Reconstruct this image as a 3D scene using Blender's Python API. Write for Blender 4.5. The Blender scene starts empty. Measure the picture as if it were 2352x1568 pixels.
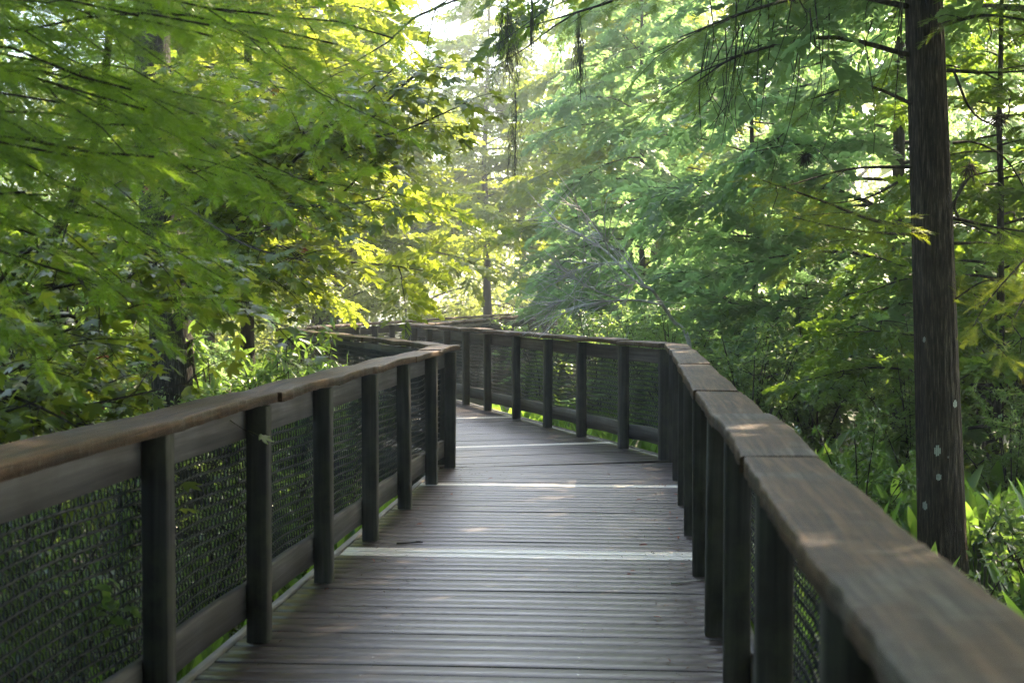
import bpy, math, random
import numpy as np
from mathutils import Vector, Matrix
sc = bpy.context.scene
C = sc.collection
R = math.radians
# ------------------------------------------------------------------ camera, light, exposure
F = 3430.0            # focal length in pixels of a 2352 px wide frame
HC = 1.43             # eye height above the deck
cam = bpy.data.cameras.new('camera'); camo = bpy.data.objects.new('camera', cam); C.objects.link(camo)
cam.sensor_width = 23.5; cam.lens = F / 2352 * 23.5
cam.clip_start = 0.05; cam.clip_end = 2000
camo.location = (0, 0, HC); camo.rotation_euler = (R(90 - 1.59), 0, 0)
cam.dof.use_dof = True; cam.dof.focus_distance = 12.0; cam.dof.aperture_fstop = 3.6
sc.camera = camo
SUN_EL, SUN_AZ = R(40), R(40)          # azimuth clockwise from straight ahead (+Y)
w = bpy.data.worlds.new('World'); sc.world = w; w.use_nodes = True
nt = w.node_tree; nt.nodes.clear()
sky = nt.nodes.new('ShaderNodeTexSky'); sky.sky_type = 'NISHITA'; sky.sun_disc = False
sky.sun_elevation = SUN_EL; sky.sun_rotation = SUN_AZ; sky.ozone_density = .25; sky.dust_density = 2.5; sky.air_density = 1.0
bg = nt.nodes.new('ShaderNodeBackground'); bg.inputs['Strength'].default_value = 0.15
wo = nt.nodes.new('ShaderNodeOutputWorld')
nt.links.new(sky.outputs[0], bg.inputs[0]); nt.links.new(bg.outputs[0], wo.inputs[0])
sl = bpy.data.lights.new('sun', 'SUN'); sl.energy = 4.2; sl.angle = R(0.5); sl.color = (1.0, 0.82, 0.58)
so = bpy.data.objects.new('sun', sl); C.objects.link(so)
sd = Vector((math.sin(SUN_AZ) * math.cos(SUN_EL), math.cos(SUN_AZ) * math.cos(SUN_EL), math.sin(SUN_EL)))
so.rotation_euler = sd.to_track_quat('Z', 'Y').to_euler(); so.location = sd * 60
sc.view_settings.view_transform = 'Standard'; sc.view_settings.look = 'None'
sc.view_settings.exposure = 2.7; sc.view_settings.gamma = 1.0
cy = sc.cycles
cy.use_denoising = True; cy.denoising_prefilter = 'NONE'; cy.denoising_input_passes = 'RGB_ALBEDO_NORMAL'; cy.use_adaptive_sampling = False
cy.max_bounces = 8; cy.diffuse_bounces = 4; cy.glossy_bounces = 3; cy.transmission_bounces = 5
cy.volume_bounces = 0; cy.transparent_max_bounces = 8
cy.sample_clamp_indirect = 4.0
cy.caustics_reflective = False; cy.caustics_refractive = False

def at(x, y, Z):
    """photo pixel (2352 wide) at forward distance Z -> world point"""
    return np.array([(x - 1176) / F * Z, Z, HC - (y - 689) / F * Z])

# ------------------------------------------------------------------ mesh helpers
class Acc:
    def __init__(s): s.V = []; s.Q = []; s.T = []; s.n = 0
    def add(s, V, Q=None, T=None):
        V = np.asarray(V, float).reshape(-1, 3)
        s.V.append(V)
        if Q is not None and len(Q): s.Q.append(np.asarray(Q, int).reshape(-1, 4) + s.n)
        if T is not None and len(T): s.T.append(np.asarray(T, int).reshape(-1, 3) + s.n)
        s.n += len(V)
    def inst(s, tpl, M, P):
        """template (V,Q,T) placed at n frames M (n,3,3) and points P (n,3)"""
        tv, tq, tt = tpl
        n = len(P)
        if n == 0: return
        V = np.einsum('nij,kj->nki', M, tv) + P[:, None, :]
        off = (np.arange(n) * len(tv))[:, None, None]
        Q = (tq[None] + off).reshape(-1, 4) if len(tq) else None
        T = (tt[None] + off).reshape(-1, 3) if len(tt) else None
        s.add(V.reshape(-1, 3), Q, T)
    def mesh(s, name, smooth=False):
        V = np.concatenate(s.V)
        Q = np.concatenate(s.Q) if s.Q else np.zeros((0, 4), int)
        T = np.concatenate(s.T) if s.T else np.zeros((0, 3), int)
        me = bpy.data.meshes.new(name)
        nl = Q.size + T.size; npol = len(Q) + len(T)
        me.vertices.add(len(V)); me.vertices.foreach_set('co', V.astype(np.float32).ravel())
        me.loops.add(nl); me.loops.foreach_set('vertex_index', np.concatenate([Q.ravel(), T.ravel()]).astype(np.int32))
        me.polygons.add(npol)
        st = np.concatenate([np.arange(len(Q)) * 4, Q.size + np.arange(len(T)) * 3]).astype(np.int32)
        me.polygons.foreach_set('loop_start', st)
        if smooth: me.polygons.foreach_set('use_smooth', np.ones(npol, bool))
        me.update(calc_edges=True); me.validate()
        return me

def link(name, me, mat=None, parent=None, loc=None, rot=None, scale=None):
    if isinstance(me, Acc): me = me.mesh(name)
    o = bpy.data.objects.new(name, me); C.objects.link(o)
    if mat is not None and not me.materials:
        me.materials.append(mat)
    if parent: o.parent = parent
    if loc is not None: o.location = loc
    if rot is not None: o.rotation_euler = rot
    if scale is not None: o.scale = scale
    return o

def tag(o, label, cat, group=None, kind=None):
    o['label'] = label; o['category'] = cat
    if group: o['group'] = group
    if kind: o['kind'] = kind
    return o

def empty(name, loc, rz=0, scale=1.0):
    o = bpy.data.objects.new(name, None); C.objects.link(o)
    o.location = loc; o.rotation_euler = (0, 0, rz); o.scale = (scale,) * 3
    o.empty_display_size = 0.1
    return o

def unit(v):
    v = np.asarray(v, float)
    return v / np.maximum(np.linalg.norm(v, axis=-1, keepdims=True), 1e-9)

def frames(d, n):
    """x axis along d, z axis near n; (k,3,3) with axes as columns"""
    x = unit(d); z = n - (n * x).sum(-1, keepdims=True) * x; z = unit(z); y = np.cross(z, x)
    return np.stack([x, y, z], axis=-1)

def tube(acc, P, rad, sides=6, cap=True):
    P = np.asarray(P, float); n = len(P); rad = np.broadcast_to(np.asarray(rad, float), (n,))
    d = np.gradient(P, axis=0); d = unit(d)
    ref = np.array([0, 0, 1.0]) if abs(d[0][2]) < 0.8 else np.array([1.0, 0, 0])
    u = unit(np.cross(np.cross(d, ref), d)); v = np.cross(d, u)
    a = np.arange(sides) / sides * 2 * np.pi
    V = P[:, None] + rad[:, None, None] * (np.cos(a)[None, :, None] * u[:, None] + np.sin(a)[None, :, None] * v[:, None])
    i = np.arange(n - 1)[:, None] * sides; j = np.arange(sides)[None]; k = (j + 1) % sides
    Q = np.stack([i + j, i + k, i + sides + k, i + sides + j], -1).reshape(-1, 4)
    acc.add(V.reshape(-1, 3), Q)

def box(acc, c, sx, sy, sz, rz=0.0):
    V = np.array([[x, y, z] for x in (-.5, .5) for y in (-.5, .5) for z in (-.5, .5)]) * [sx, sy, sz]
    c_, s_ = math.cos(rz), math.sin(rz)
    V = V @ np.array([[c_, s_, 0], [-s_, c_, 0], [0, 0, 1]]) + np.asarray(c)
    acc.add(V, [[0, 1, 3, 2], [4, 6, 7, 5], [0, 4, 5, 1], [2, 3, 7, 6], [0, 2, 6, 4], [1, 5, 7, 3]])

def spline(pts, n):
    pts = np.asarray(pts, float); m = len(pts)
    if m == 2: return pts[0] + (pts[1] - pts[0]) * np.linspace(0, 1, n)[:, None]
    P = np.vstack([2 * pts[0] - pts[1], pts, 2 * pts[-1] - pts[-2]])
    t = np.linspace(0, m - 1 - 1e-9, n); i = t.astype(int); f = (t - i)[:, None]
    a, b, c, d = P[i], P[i + 1], P[i + 2], P[i + 3]
    return 0.5 * (2 * b + (c - a) * f + (2 * a - 5 * b + 4 * c - d) * f ** 2 + (3 * b - a - 3 * c + d) * f ** 3)

# ------------------------------------------------------------------ materials
def new_mat(name):
    m = bpy.data.materials.new(name); m.use_nodes = True
    nt = m.node_tree; nt.nodes.clear()
    out = nt.nodes.new('ShaderNodeOutputMaterial')
    return m, nt, out
def N(nt, typ, **kw):
    n = nt.nodes.new(typ)
    for k, v in kw.items():
        if k in n.inputs.keys(): n.inputs[k].default_value = v
        else: setattr(n, k, v)
    return n
def ramp(nt, fac, stops):
    r = nt.nodes.new('ShaderNodeValToRGB')
    while len(r.color_ramp.elements) > 1: r.color_ramp.elements.remove(r.color_ramp.elements[-1])
    for i, (p, c) in enumerate(stops):
        e = r.color_ramp.elements[0] if i == 0 else r.color_ramp.elements.new(p)
        e.position = p; e.color = (*c, 1)
    nt.links.new(fac, r.inputs['Fac'])
    return r
def mix(nt, fac, a, b, mode='MIX'):
    m = nt.nodes.new('ShaderNodeMix'); m.data_type = 'RGBA'; m.blend_type = mode
    for s, v in ((m.inputs[0], fac), (m.inputs[6], a), (m.inputs[7], b)):
        if hasattr(v, 'links') or hasattr(v, 'is_linked'): nt.links.new(v, s)
        elif isinstance(v, (int, float)): s.default_value = v
        else: s.default_value = (*v, 1)
    return m.outputs[2]

def leaf_mat(name, cols, trans, tmix=0.45, rough=0.45, spec=0.4):
    """cols: ramp of leaf colours picked per leaf; trans: colour of light coming through"""
    m, nt, out = new_mat(name)
    g = N(nt, 'ShaderNodeNewGeometry')
    k = len(cols)
    r = ramp(nt, g.outputs['Random Per Island'], [(i / max(1, k - 1), c) for i, c in enumerate(cols)])
    p = N(nt, 'ShaderNodeBsdfPrincipled'); p.inputs['Roughness'].default_value = rough
    p.inputs['Specular IOR Level'].default_value = spec
    nt.links.new(r.outputs[0], p.inputs['Base Color'])
    t = N(nt, 'ShaderNodeBsdfTranslucent')
    tc = mix(nt, 0.35, trans, r.outputs[0], 'MIX')
    nt.links.new(tc, t.inputs['Color'])
    s = N(nt, 'ShaderNodeMixShader'); s.inputs[0].default_value = tmix
    nt.links.new(p.outputs[0], s.inputs[1]); nt.links.new(t.outputs[0], s.inputs[2])
    nt.links.new(s.outputs[0], out.inputs[0])
    return m

def bark_mat(name, c1, c2, c3, vs=(14, 14, 1.6), bump=0.6):
    m, nt, out = new_mat(name)
    tc = N(nt, 'ShaderNodeTexCoord'); mp = N(nt, 'ShaderNodeMapping'); mp.inputs['Scale'].default_value = vs
    nt.links.new(tc.outputs['Object'], mp.inputs[0])
    n1 = N(nt, 'ShaderNodeTexNoise', Scale=3.0, Detail=8.0, Roughness=0.65); nt.links.new(mp.outputs[0], n1.inputs['Vector'])
    n2 = N(nt, 'ShaderNodeTexNoise', Scale=2.2, Detail=4.0); nt.links.new(tc.outputs['Object'], n2.inputs['Vector'])
    r = ramp(nt, n1.outputs[0], [(0.36, c1), (0.52, c2), (0.68, c3)])
    r2 = ramp(nt, n2.outputs[0], [(0.35, (0.6, 0.55, 0.5)), (0.65, (1, 1, 1))])
    col = mix(nt, 1.0, r.outputs[0], r2.outputs[0], 'MULTIPLY')
    p = N(nt, 'ShaderNodeBsdfPrincipled', Roughness=0.85); p.inputs['Specular IOR Level'].default_value = 0.2
    nt.links.new(col, p.inputs['Base Color'])
    b = N(nt, 'ShaderNodeBump', Strength=bump, Distance=0.02); nt.links.new(n1.outputs[0], b.inputs['Height'])
    nt.links.new(b.outputs[0], p.inputs['Normal']); nt.links.new(p.outputs[0], out.inputs[0])
    return m

def wood_mat(name, c1, c2, c3, axis=0, rough=(0.45, 0.7), moss=None, spec=0.5, bump=0.35, stain=0.5, coord='Object', across=False):
    """weathered timber; grain runs along the object's local axis"""
    m, nt, out = new_mat(name)
    tc = N(nt, 'ShaderNodeTexCoord'); mp = N(nt, 'ShaderNodeMapping')
    s = [45.0 if across else 40.0] * 3; s[axis] = 1.3; mp.inputs['Scale'].default_value = s
    g = N(nt, 'ShaderNodeNewGeometry')
    ad = N(nt, 'ShaderNodeVectorMath', operation='ADD')
    sc_ = N(nt, 'ShaderNodeMath', operation='MULTIPLY'); sc_.inputs[1].default_value = 37.0
    nt.links.new(g.outputs['Random Per Island'] if across else N(nt, 'ShaderNodeObjectInfo').outputs['Random'], sc_.inputs[0])
    nt.links.new(tc.outputs[coord], ad.inputs[0]); nt.links.new(sc_.outputs[0], ad.inputs[1])
    nt.links.new(ad.outputs[0], mp.inputs[0])
    n1 = N(nt, 'ShaderNodeTexNoise', Scale=1.0, Detail=7.0, Roughness=0.6, Distortion=0.3); nt.links.new(mp.outputs[0], n1.inputs['Vector'])
    n2 = N(nt, 'ShaderNodeTexNoise', Scale=3.2, Detail=5.0, Roughness=0.6); nt.links.new(ad.outputs[0], n2.inputs['Vector'])
    r = ramp(nt, n1.outputs[0], [(0.3, c1), (0.5, c2), (0.72, c3)])
    r2 = ramp(nt, n2.outputs[0], [(0.36, (stain, stain * 0.92, stain * 0.85)), (0.62, (1, 1, 1))])
    col = mix(nt, 1.0, r.outputs[0], r2.outputs[0], 'MULTIPLY')
    oi = N(nt, 'ShaderNodeObjectInfo')
    isl = ramp(nt, (g.outputs['Random Per Island'] if across else oi.outputs['Random']), [(0, (0.86, 0.84, 0.84)), (0.5, (1, 0.98, 0.96)), (1, (1.14, 1.12, 1.12))] if across else [(0, (0.72, 0.7, 0.7)), (0.5, (1, 0.98, 0.95)), (1, (1.25, 1.22, 1.2))])
    col = mix(nt, 1.0, col, isl.outputs[0], 'MULTIPLY')
    if moss:
        n3 = N(nt, 'ShaderNodeTexNoise', Scale=2.0, Detail=6.0, Roughness=0.7); nt.links.new(tc.outputs['Object'], n3.inputs['Vector'])
        f = ramp(nt, n3.outputs[0], [(0.45, (0, 0, 0)), (0.62, (0.75, 0.75, 0.75))])
        col = mix(nt, f.outputs[0], col, moss)
    if across:   # boards walked grey in the middle, brown and mossy towards the rails
        at_ = N(nt, 'ShaderNodeAttribute', attribute_name='across')
        ab = N(nt, 'ShaderNodeMath', operation='SUBTRACT'); ab.inputs[1].default_value = .5; nt.links.new(at_.outputs['Fac'], ab.inputs[0])
        ab2 = N(nt, 'ShaderNodeMath', operation='ABSOLUTE'); nt.links.new(ab.outputs[0], ab2.inputs[0])
        n4 = N(nt, 'ShaderNodeTexNoise', Scale=1.7, Detail=6.0, Roughness=.65); nt.links.new(ad.outputs[0], n4.inputs['Vector'])
        ma = N(nt, 'ShaderNodeMath', operation='MULTIPLY_ADD'); ma.inputs[1].default_value = .42; nt.links.new(n4.outputs[0], ma.inputs[0]); nt.links.new(ab2.outputs[0], ma.inputs[2])
        fw = ramp(nt, ma.outputs[0], [(.46, (0, 0, 0)), (.66, (1, 1, 1))])
        col = mix(nt, fw.outputs[0], col, mix(nt, 1.0, col, (.62, .44, .32), 'MULTIPLY'))
    p = N(nt, 'ShaderNodeBsdfPrincipled'); p.inputs['Specular IOR Level'].default_value = spec
    nt.links.new(col, p.inputs['Base Color'])
    rr = ramp(nt, n1.outputs[0] if across else n2.outputs[0], [(0.3, (rough[0],) * 3), (0.7, (rough[1],) * 3)])
    nt.links.new(rr.outputs[0], p.inputs['Roughness'])
    b = N(nt, 'ShaderNodeBump', Strength=bump, Distance=0.004); nt.links.new(n1.outputs[0], b.inputs['Height'])
    nt.links.new(b.outputs[0], p.inputs['Normal']); nt.links.new(p.outputs[0], out.inputs[0])
    return m

def plain(name, col, rough=0.5, spec=0.5, metal=0.0):
    m, nt, out = new_mat(name)
    p = N(nt, 'ShaderNodeBsdfPrincipled'); p.inputs['Base Color'].default_value = (*col, 1)
    p.inputs['Roughness'].default_value = rough; p.inputs['Specular IOR Level'].default_value = spec; p.inputs['Metallic'].default_value = metal
    n = N(nt, 'ShaderNodeTexNoise', Scale=30.0, Detail=3.0)
    r = ramp(nt, n.outputs[0], [(0.3, tuple(c * 0.75 for c in col)), (0.7, tuple(c * 1.2 for c in col))])
    nt.links.new(r.outputs[0], p.inputs['Base Color'])
    nt.links.new(p.outputs[0], out.inputs[0])
    return m

M_post = wood_mat('post_wood', (.022, .022, .021), (.052, .05, .047), (.10, .097, .09), axis=2, moss=(.075, .08, .045), rough=(.55, .8), spec=.3)
M_rail = wood_mat('rail_wood', (.06, .057, .056), (.12, .115, .116), (.2, .193, .195), axis=0, rough=(.5, .75), spec=.4)
def cap_mat():
    """weathered cap board: grey grain, rust brown algae stains, pale crust in streaks across the board"""
    m, nt, out = new_mat('cap_wood')
    tc = N(nt, 'ShaderNodeTexCoord'); oi = N(nt, 'ShaderNodeObjectInfo')
    sh = N(nt, 'ShaderNodeMath', operation='MULTIPLY'); sh.inputs[1].default_value = 53.0; nt.links.new(oi.outputs['Random'], sh.inputs[0])
    ad = N(nt, 'ShaderNodeVectorMath', operation='ADD'); nt.links.new(tc.outputs['Object'], ad.inputs[0]); nt.links.new(sh.outputs[0], ad.inputs[1])
    def noise(scale, **kw):
        mp = N(nt, 'ShaderNodeMapping'); mp.inputs['Scale'].default_value = scale; nt.links.new(ad.outputs[0], mp.inputs[0])
        n = N(nt, 'ShaderNodeTexNoise', **kw); nt.links.new(mp.outputs[0], n.inputs['Vector']); return n.outputs[0]
    g = noise((2.2, 55, 55), Scale=1.0, Detail=7.0, Roughness=.65, Distortion=.4)
    c = noise((38, 5, 14), Scale=1.0, Detail=6.0, Roughness=.7)
    b = noise((2.6, 4.5, 4.5), Scale=1.0, Detail=5.0, Roughness=.6)
    sp = noise((60, 60, 60), Scale=1.0, Detail=3.0)
    base = ramp(nt, g, [(.3, (.016, .013, .011)), (.48, (.058, .049, .042)), (.68, (.15, .135, .12))])
    rust = ramp(nt, g, [(.3, (.014, .008, .005)), (.48, (.055, .028, .012)), (.68, (.15, .08, .038))])
    bm = N(nt, 'ShaderNodeMath', operation='MULTIPLY_ADD'); bm.inputs[1].default_value = .22; nt.links.new(oi.outputs['Random'], bm.inputs[0]); nt.links.new(b, bm.inputs[2])
    bf = ramp(nt, bm.outputs[0], [(.38, (0, 0, 0)), (.58, (1, 1, 1))])
    col = mix(nt, bf.outputs[0], base.outputs[0], rust.outputs[0])
    cf = ramp(nt, c, [(.58, (0, 0, 0)), (.72, (.5, .5, .5))]); col = mix(nt, cf.outputs[0], col, (.25, .24, .21))
    sf = ramp(nt, sp, [(.66, (0, 0, 0)), (.74, (.8, .8, .8))]); col = mix(nt, sf.outputs[0], col, (.02, .017, .013))
    p = N(nt, 'ShaderNodeBsdfPrincipled', Roughness=.62); p.inputs['Specular IOR Level'].default_value = .35
    nt.links.new(col, p.inputs['Base Color'])
    hs = N(nt, 'ShaderNodeMath', operation='ADD'); nt.links.new(g, hs.inputs[0]); nt.links.new(c, hs.inputs[1])
    bp = N(nt, 'ShaderNodeBump', Strength=.9, Distance=.006); nt.links.new(hs.outputs[0], bp.inputs['Height'])
    nt.links.new(bp.outputs[0], p.inputs['Normal']); nt.links.new(p.outputs[0], out.inputs[0])
    return m
M_cap = cap_mat()
M_deck = wood_mat('deck_wood', (.022, .018, .018), (.06, .051, .052), (.125, .114, .117), axis=0, rough=(.3, .5), spec=.6, bump=.3, stain=.5, across=True)
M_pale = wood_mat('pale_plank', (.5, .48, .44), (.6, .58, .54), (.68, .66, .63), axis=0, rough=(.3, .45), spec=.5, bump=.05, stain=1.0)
M_edge = wood_mat('edge_wood', (.10, .095, .09), (.2, .19, .18), (.3, .28, .26), axis=0, rough=(.5, .7))
M_wire = plain('vinyl_wire', (.010, .016, .018), 0.45, 0.4)
M_bark_big = bark_mat('cypress_bark', (.012, .009, .006), (.05, .037, .025), (.19, .16, .12), (34, 34, 2.4), 1.0)
M_bark = bark_mat('tree_bark', (.02, .016, .012), (.05, .042, .034), (.12, .11, .095), (12, 12, 2), .8)
M_bark_lichen = bark_mat('lichen_bark', (.014, .012, .010), (.035, .031, .027), (.20, .20, .17), (26, 26, 4), 1.0)
M_dead = bark_mat('dead_wood', (.34, .33, .32), (.5, .49, .48), (.62, .61, .60), (10, 10, 3), .3)
M_lichen = plain('lichen', (.5, .54, .48), .9, .1)
M_moss = leaf_mat('spanish_moss_fibre', [(.10, .10, .075), (.17, .17, .14)], (.16, .16, .12), .3, .8, .1)
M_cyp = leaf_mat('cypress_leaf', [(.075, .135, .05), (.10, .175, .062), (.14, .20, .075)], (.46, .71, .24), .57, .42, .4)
M_cypY = leaf_mat('bright_cypress_leaf', [(.08, .15, .02), (.12, .19, .025), (.16, .22, .03)], (.58, .66, .05), .55, .45, .35)  # yellower cypress leaf; on the large trunk's sprays it imitates backlight
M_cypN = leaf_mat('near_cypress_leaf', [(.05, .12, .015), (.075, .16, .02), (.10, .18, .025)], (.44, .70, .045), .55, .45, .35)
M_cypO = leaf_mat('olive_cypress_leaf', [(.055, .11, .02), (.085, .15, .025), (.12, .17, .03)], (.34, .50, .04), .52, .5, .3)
M_maple = leaf_mat('maple_leaf', [(.055, .115, .022), (.08, .155, .03), (.115, .185, .03), (.08, .14, .055)], (.55, .62, .04), .5, .32, .55)
M_mapleR = leaf_mat('withered_leaf', [(.25, .06, .03), (.3, .12, .06)], (.4, .1, .03), .3, .5, .3)
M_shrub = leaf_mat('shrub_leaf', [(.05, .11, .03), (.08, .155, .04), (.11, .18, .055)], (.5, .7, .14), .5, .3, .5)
M_shrubD = leaf_mat('dark_shrub_leaf', [(.03, .07, .022), (.05, .10, .03), (.075, .125, .04)], (.34, .52, .09), .45, .3, .5)  # darker copy of the shrub leaf, with thicket shade put into the colour
M_herb = leaf_mat('herb_leaf', [(.05, .11, .025), (.08, .16, .035), (.11, .18, .05)], (.28, .45, .06), .4, .35, .5)
M_marsh = leaf_mat('marsh_leaf', [(.03, .10, .018), (.05, .135, .022), (.07, .165, .03), (.11, .16, .03), (.055, .13, .05)], (.45, .74, .08), .52, .32, .5)
M_far = leaf_mat('far_leaf', [(.07, .12, .03), (.11, .17, .04), (.16, .2, .055)], (.6, .68, .14), .55, .5, .3)
M_gold = leaf_mat('gold_leaf', [(.10, .10, .02), (.16, .15, .03), (.14, .09, .03)], (.5, .42, .06), .5, .45, .35)
M_bud = plain('flower_bud', (.7, .68, .6), .5, .4)

# ------------------------------------------------------------------ ground
def mk_ground():
    m, nt, out = new_mat('swamp_soil')
    tc = N(nt, 'ShaderNodeTexCoord')
    n1 = N(nt, 'ShaderNodeTexNoise', Scale=1.3, Detail=8.0, Roughness=.7); nt.links.new(tc.outputs['Object'], n1.inputs['Vector'])
    n2 = N(nt, 'ShaderNodeTexNoise', Scale=14.0, Detail=6.0, Roughness=.7); nt.links.new(tc.outputs['Object'], n2.inputs['Vector'])
    r = ramp(nt, n1.outputs[0], [(.35, (.02, .017, .011)), (.5, (.035, .045, .016)), (.66, (.05, .085, .02))])
    r2 = ramp(nt, n2.outputs[0], [(.3, (.5, .5, .5)), (.7, (1.3, 1.2, 1.0))])
    col = mix(nt, 1.0, r.outputs[0], r2.outputs[0], 'MULTIPLY')
    p = N(nt, 'ShaderNodeBsdfPrincipled', Roughness=.85); nt.links.new(col, p.inputs['Base Color'])
    b = N(nt, 'ShaderNodeBump', Strength=.8, Distance=.06); nt.links.new(n2.outputs[0], b.inputs['Height'])
    nt.links.new(b.outputs[0], p.inputs['Normal']); nt.links.new(p.outputs[0], out.inputs[0])
    a = Acc()
    xs = np.concatenate([[-160, -90], np.linspace(-50, 50, 51), [90, 160]])
    ys = np.concatenate([[-120, -60], np.linspace(-30, 90, 61), [130, 200]])
    rng = np.random.default_rng(3)
    X, Y = np.meshgrid(xs, ys); Z = -0.62 + rng.uniform(-.06, .06, X.shape)
    nx = len(xs); V = np.stack([X, Y, Z], -1).reshape(-1, 3)
    i, j = np.meshgrid(np.arange(len(ys) - 1), np.arange(nx - 1), indexing='ij')
    k = (i * nx + j).ravel()
    a.add(V, np.stack([k, k + 1, k + nx + 1, k + nx], -1))
    o = link('ground', a.mesh('ground', True), m)
    tag(o, 'dark swampy forest floor under the plants beside the boardwalk', 'ground', kind='structure')
GZ = -0.62
mk_ground()

# ------------------------------------------------------------------ boardwalk layout (post centre lines, x right, y forward)
def lineL(y): return -1.062 + .0823 * (y - 6.24)
def lineR(y): return .87 + .0822 * (y - 6.36)
L0 = (lineL(-2.5), -2.5); L1 = (-.53, 12.71); L2 = (-3.07, 20.2); L3 = (-2.06 + .139 * (52 - 27.5), 52)
R0 = (lineR(-2.5), -2.5); R1 = (1.425, 13.15); R2 = (-1.55, 23.6); R3 = (-1.55 + .136 * (52 - 23.6), 52)

def planks():
    root = empty('boardwalk', (0, 5, 0)); tag(root, 'weathered grey plank boardwalk curving away through the swamp forest', 'boardwalk', kind='structure')
    rng = np.random.default_rng(11)
    deck = Acc(); pale = Acc(); scr = Acc(); wear = []
    OUT = .085
    def seg(la, lb, ra, rb, step, pales, s_off=0.0, flip=None):
        la, lb, ra, rb = map(np.array, (la, lb, ra, rb))
        u = unit((lb - la) + (rb - ra)); v = np.array([u[1], -u[0]])       # v points right
        la, lb = la - v * OUT, lb - v * OUT; ra, rb = ra + v * OUT, rb + v * OUT
        o = la
        loc = lambda p: (float((p - o) @ u), float((p - o) @ v))
        (a0, al), (b0, bl), (c0, cl), (d0, dl) = loc(la), loc(lb), loc(ra), loc(rb)
        # polygon la->lb->rb->ra ; for each s the interval in v
        poly = [(a0, al), (b0, bl), (d0, dl), (c0, cl)]
        def span(s):
            xs = []
            for i in range(4):
                (s0, v0), (s1, v1) = poly[i], poly[(i + 1) % 4]
                if (s0 - s) * (s1 - s) < 0: xs.append(v0 + (v1 - v0) * (s - s0) / (s1 - s0))
            return (min(xs), max(xs)) if len(xs) >= 2 else None
        smin, smax = min(p[0] for p in poly), max(p[0] for p in poly)
        s = smin + .001; W = .138
        while s < smax - .01:
            w_ = W * rng.uniform(.985, 1.01)
            gap = rng.choice([.0004, .0006, .001, .0015, .004])
            A, B = span(s + .002), span(min(s + w_, smax - .002))
            if A and B and A[1] - A[0] > .05 and B[1] - B[0] > .05:
                n = 14; t = np.linspace(0, 1, n)
                lo = np.stack([s + 0 * t, A[0] + (A[1] - A[0]) * t], -1)
                hi = np.stack([s + w_ - gap + 0 * t, B[0] + (B[1] - B[0]) * t], -1)
                bow = rng.normal(0, .006) * (rng.random() < .45); ph = rng.uniform(.2, .8)
                k = np.exp(-((t - ph) / .22) ** 2)
                lo[:, 0] += np.maximum(0, bow) * k * 2.2; hi[:, 0] -= np.maximum(0, -bow) * k * 2.2
                dz = rng.normal(0, .0012) ; cup = rng.uniform(-.0003, .0004)
                tw = rng.normal(0, .0009, 3); zz = dz + np.interp(t, [0, .5, 1], tw)
                md = (lo + hi) / 2
                rows = []
                bev = .0011
                for pos, z in ((lo, -.038), (lo, -bev), (lo + (md - lo) * .02, 0), (md, -cup), (hi + (md - hi) * .02, 0), (hi, -bev), (hi, -.038)):
                    xy = o + pos[:, :1] * u + pos[:, 1:] * v
                    rows.append(np.column_stack([xy, zz + z]))
                V = np.concatenate(rows)
                Q = []
                for r_ in range(6):
                    for c_ in range(n - 1):
                        q = r_ * n + c_; Q.append([q, q + 1, q + n + 1, q + n])
                cl_, cr_ = [r_ * n for r_ in range(7)], [r_ * n + n - 1 for r_ in range(7)]
                for cc in (cl_, cr_):
                    Q += [[cc[0], cc[1], cc[5], cc[6]], [cc[1], cc[2], cc[4], cc[5]]]
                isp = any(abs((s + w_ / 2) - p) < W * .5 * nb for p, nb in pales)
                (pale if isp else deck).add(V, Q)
                if not isp: wear.append(np.tile(t, 7))
                if not isp:
                    wd = (A[1] - A[0])
                    for fr in (.30, .69):
                        for dd in (.035, .1):
                            if rng.random() < .62:
                                vv = A[0] + wd * fr + rng.normal(0, .006); ss = s + dd + rng.normal(0, .004)
                                p = o + ss * u + vv * v; rr = rng.uniform(.0035, .0062)
                                an = np.arange(6) / 6 * 2 * np.pi
                                scr.add(np.column_stack([p[0] + rr * np.cos(an), p[1] + rr * np.sin(an), np.full(6, zz.mean() + .0022 + .001 * rng.random())]),
                                        [[0, 1, 2, 3], [0, 3, 4, 5]])
            s += w_
        return smin
    def ss(y):  # forward distance -> s in the first run (origin at L0)
        return (y - (-2.5)) / math.cos(math.atan(.0823)) + 0.085
    seg(L0, L1, R0, R1, 0, [(ss(8.36), 1.9), (ss(11.5), 1.3), (ss(5.0), 2.2)])
    seg(L1, L2, R1, R2, 0, [(1.75, 1.1), (5.2, 1.1)])
    seg(L2, L3, R2, R3, 0, [])
    dm = deck.mesh('plank'); at_ = dm.attributes.new('across', 'FLOAT', 'POINT'); at_.data.foreach_set('value', np.concatenate(wear).astype(np.float32))
    link('plank', dm, M_deck, root, loc=(0, -5, 0))['kind'] = 'stuff'
    link('pale_plank', pale, M_pale, root, loc=(0, -5, 0))
    link('screw_head', scr, plain('steel_screw', (.6, .6, .58), .25, .6, .8), root, loc=(0, -5, 0))['kind'] = 'stuff'
    # edge trims and fascia
    for a_, b_, sgn in ((L0, L1, -1), (L1, L2, -1), (L2, L3, -1), (R0, R1, 1), (R1, R2, 1), (R2, R3, 1)):
        a_, b_ = np.array(a_), np.array(b_); d = b_ - a_; Ln = np.linalg.norm(d); u = d / Ln; v = np.array([u[1], -u[0]])
        c = (a_ + b_) / 2 + v * sgn * (.085 + .024)
        A = Acc(); box(A, (0, 0, -.1), Ln, .038, .215)
        e = link('edge_board', A, M_edge, root, loc=(c[0], c[1] - 5, 0), rot=(0, 0, math.atan2(u[1], u[0])))
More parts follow.
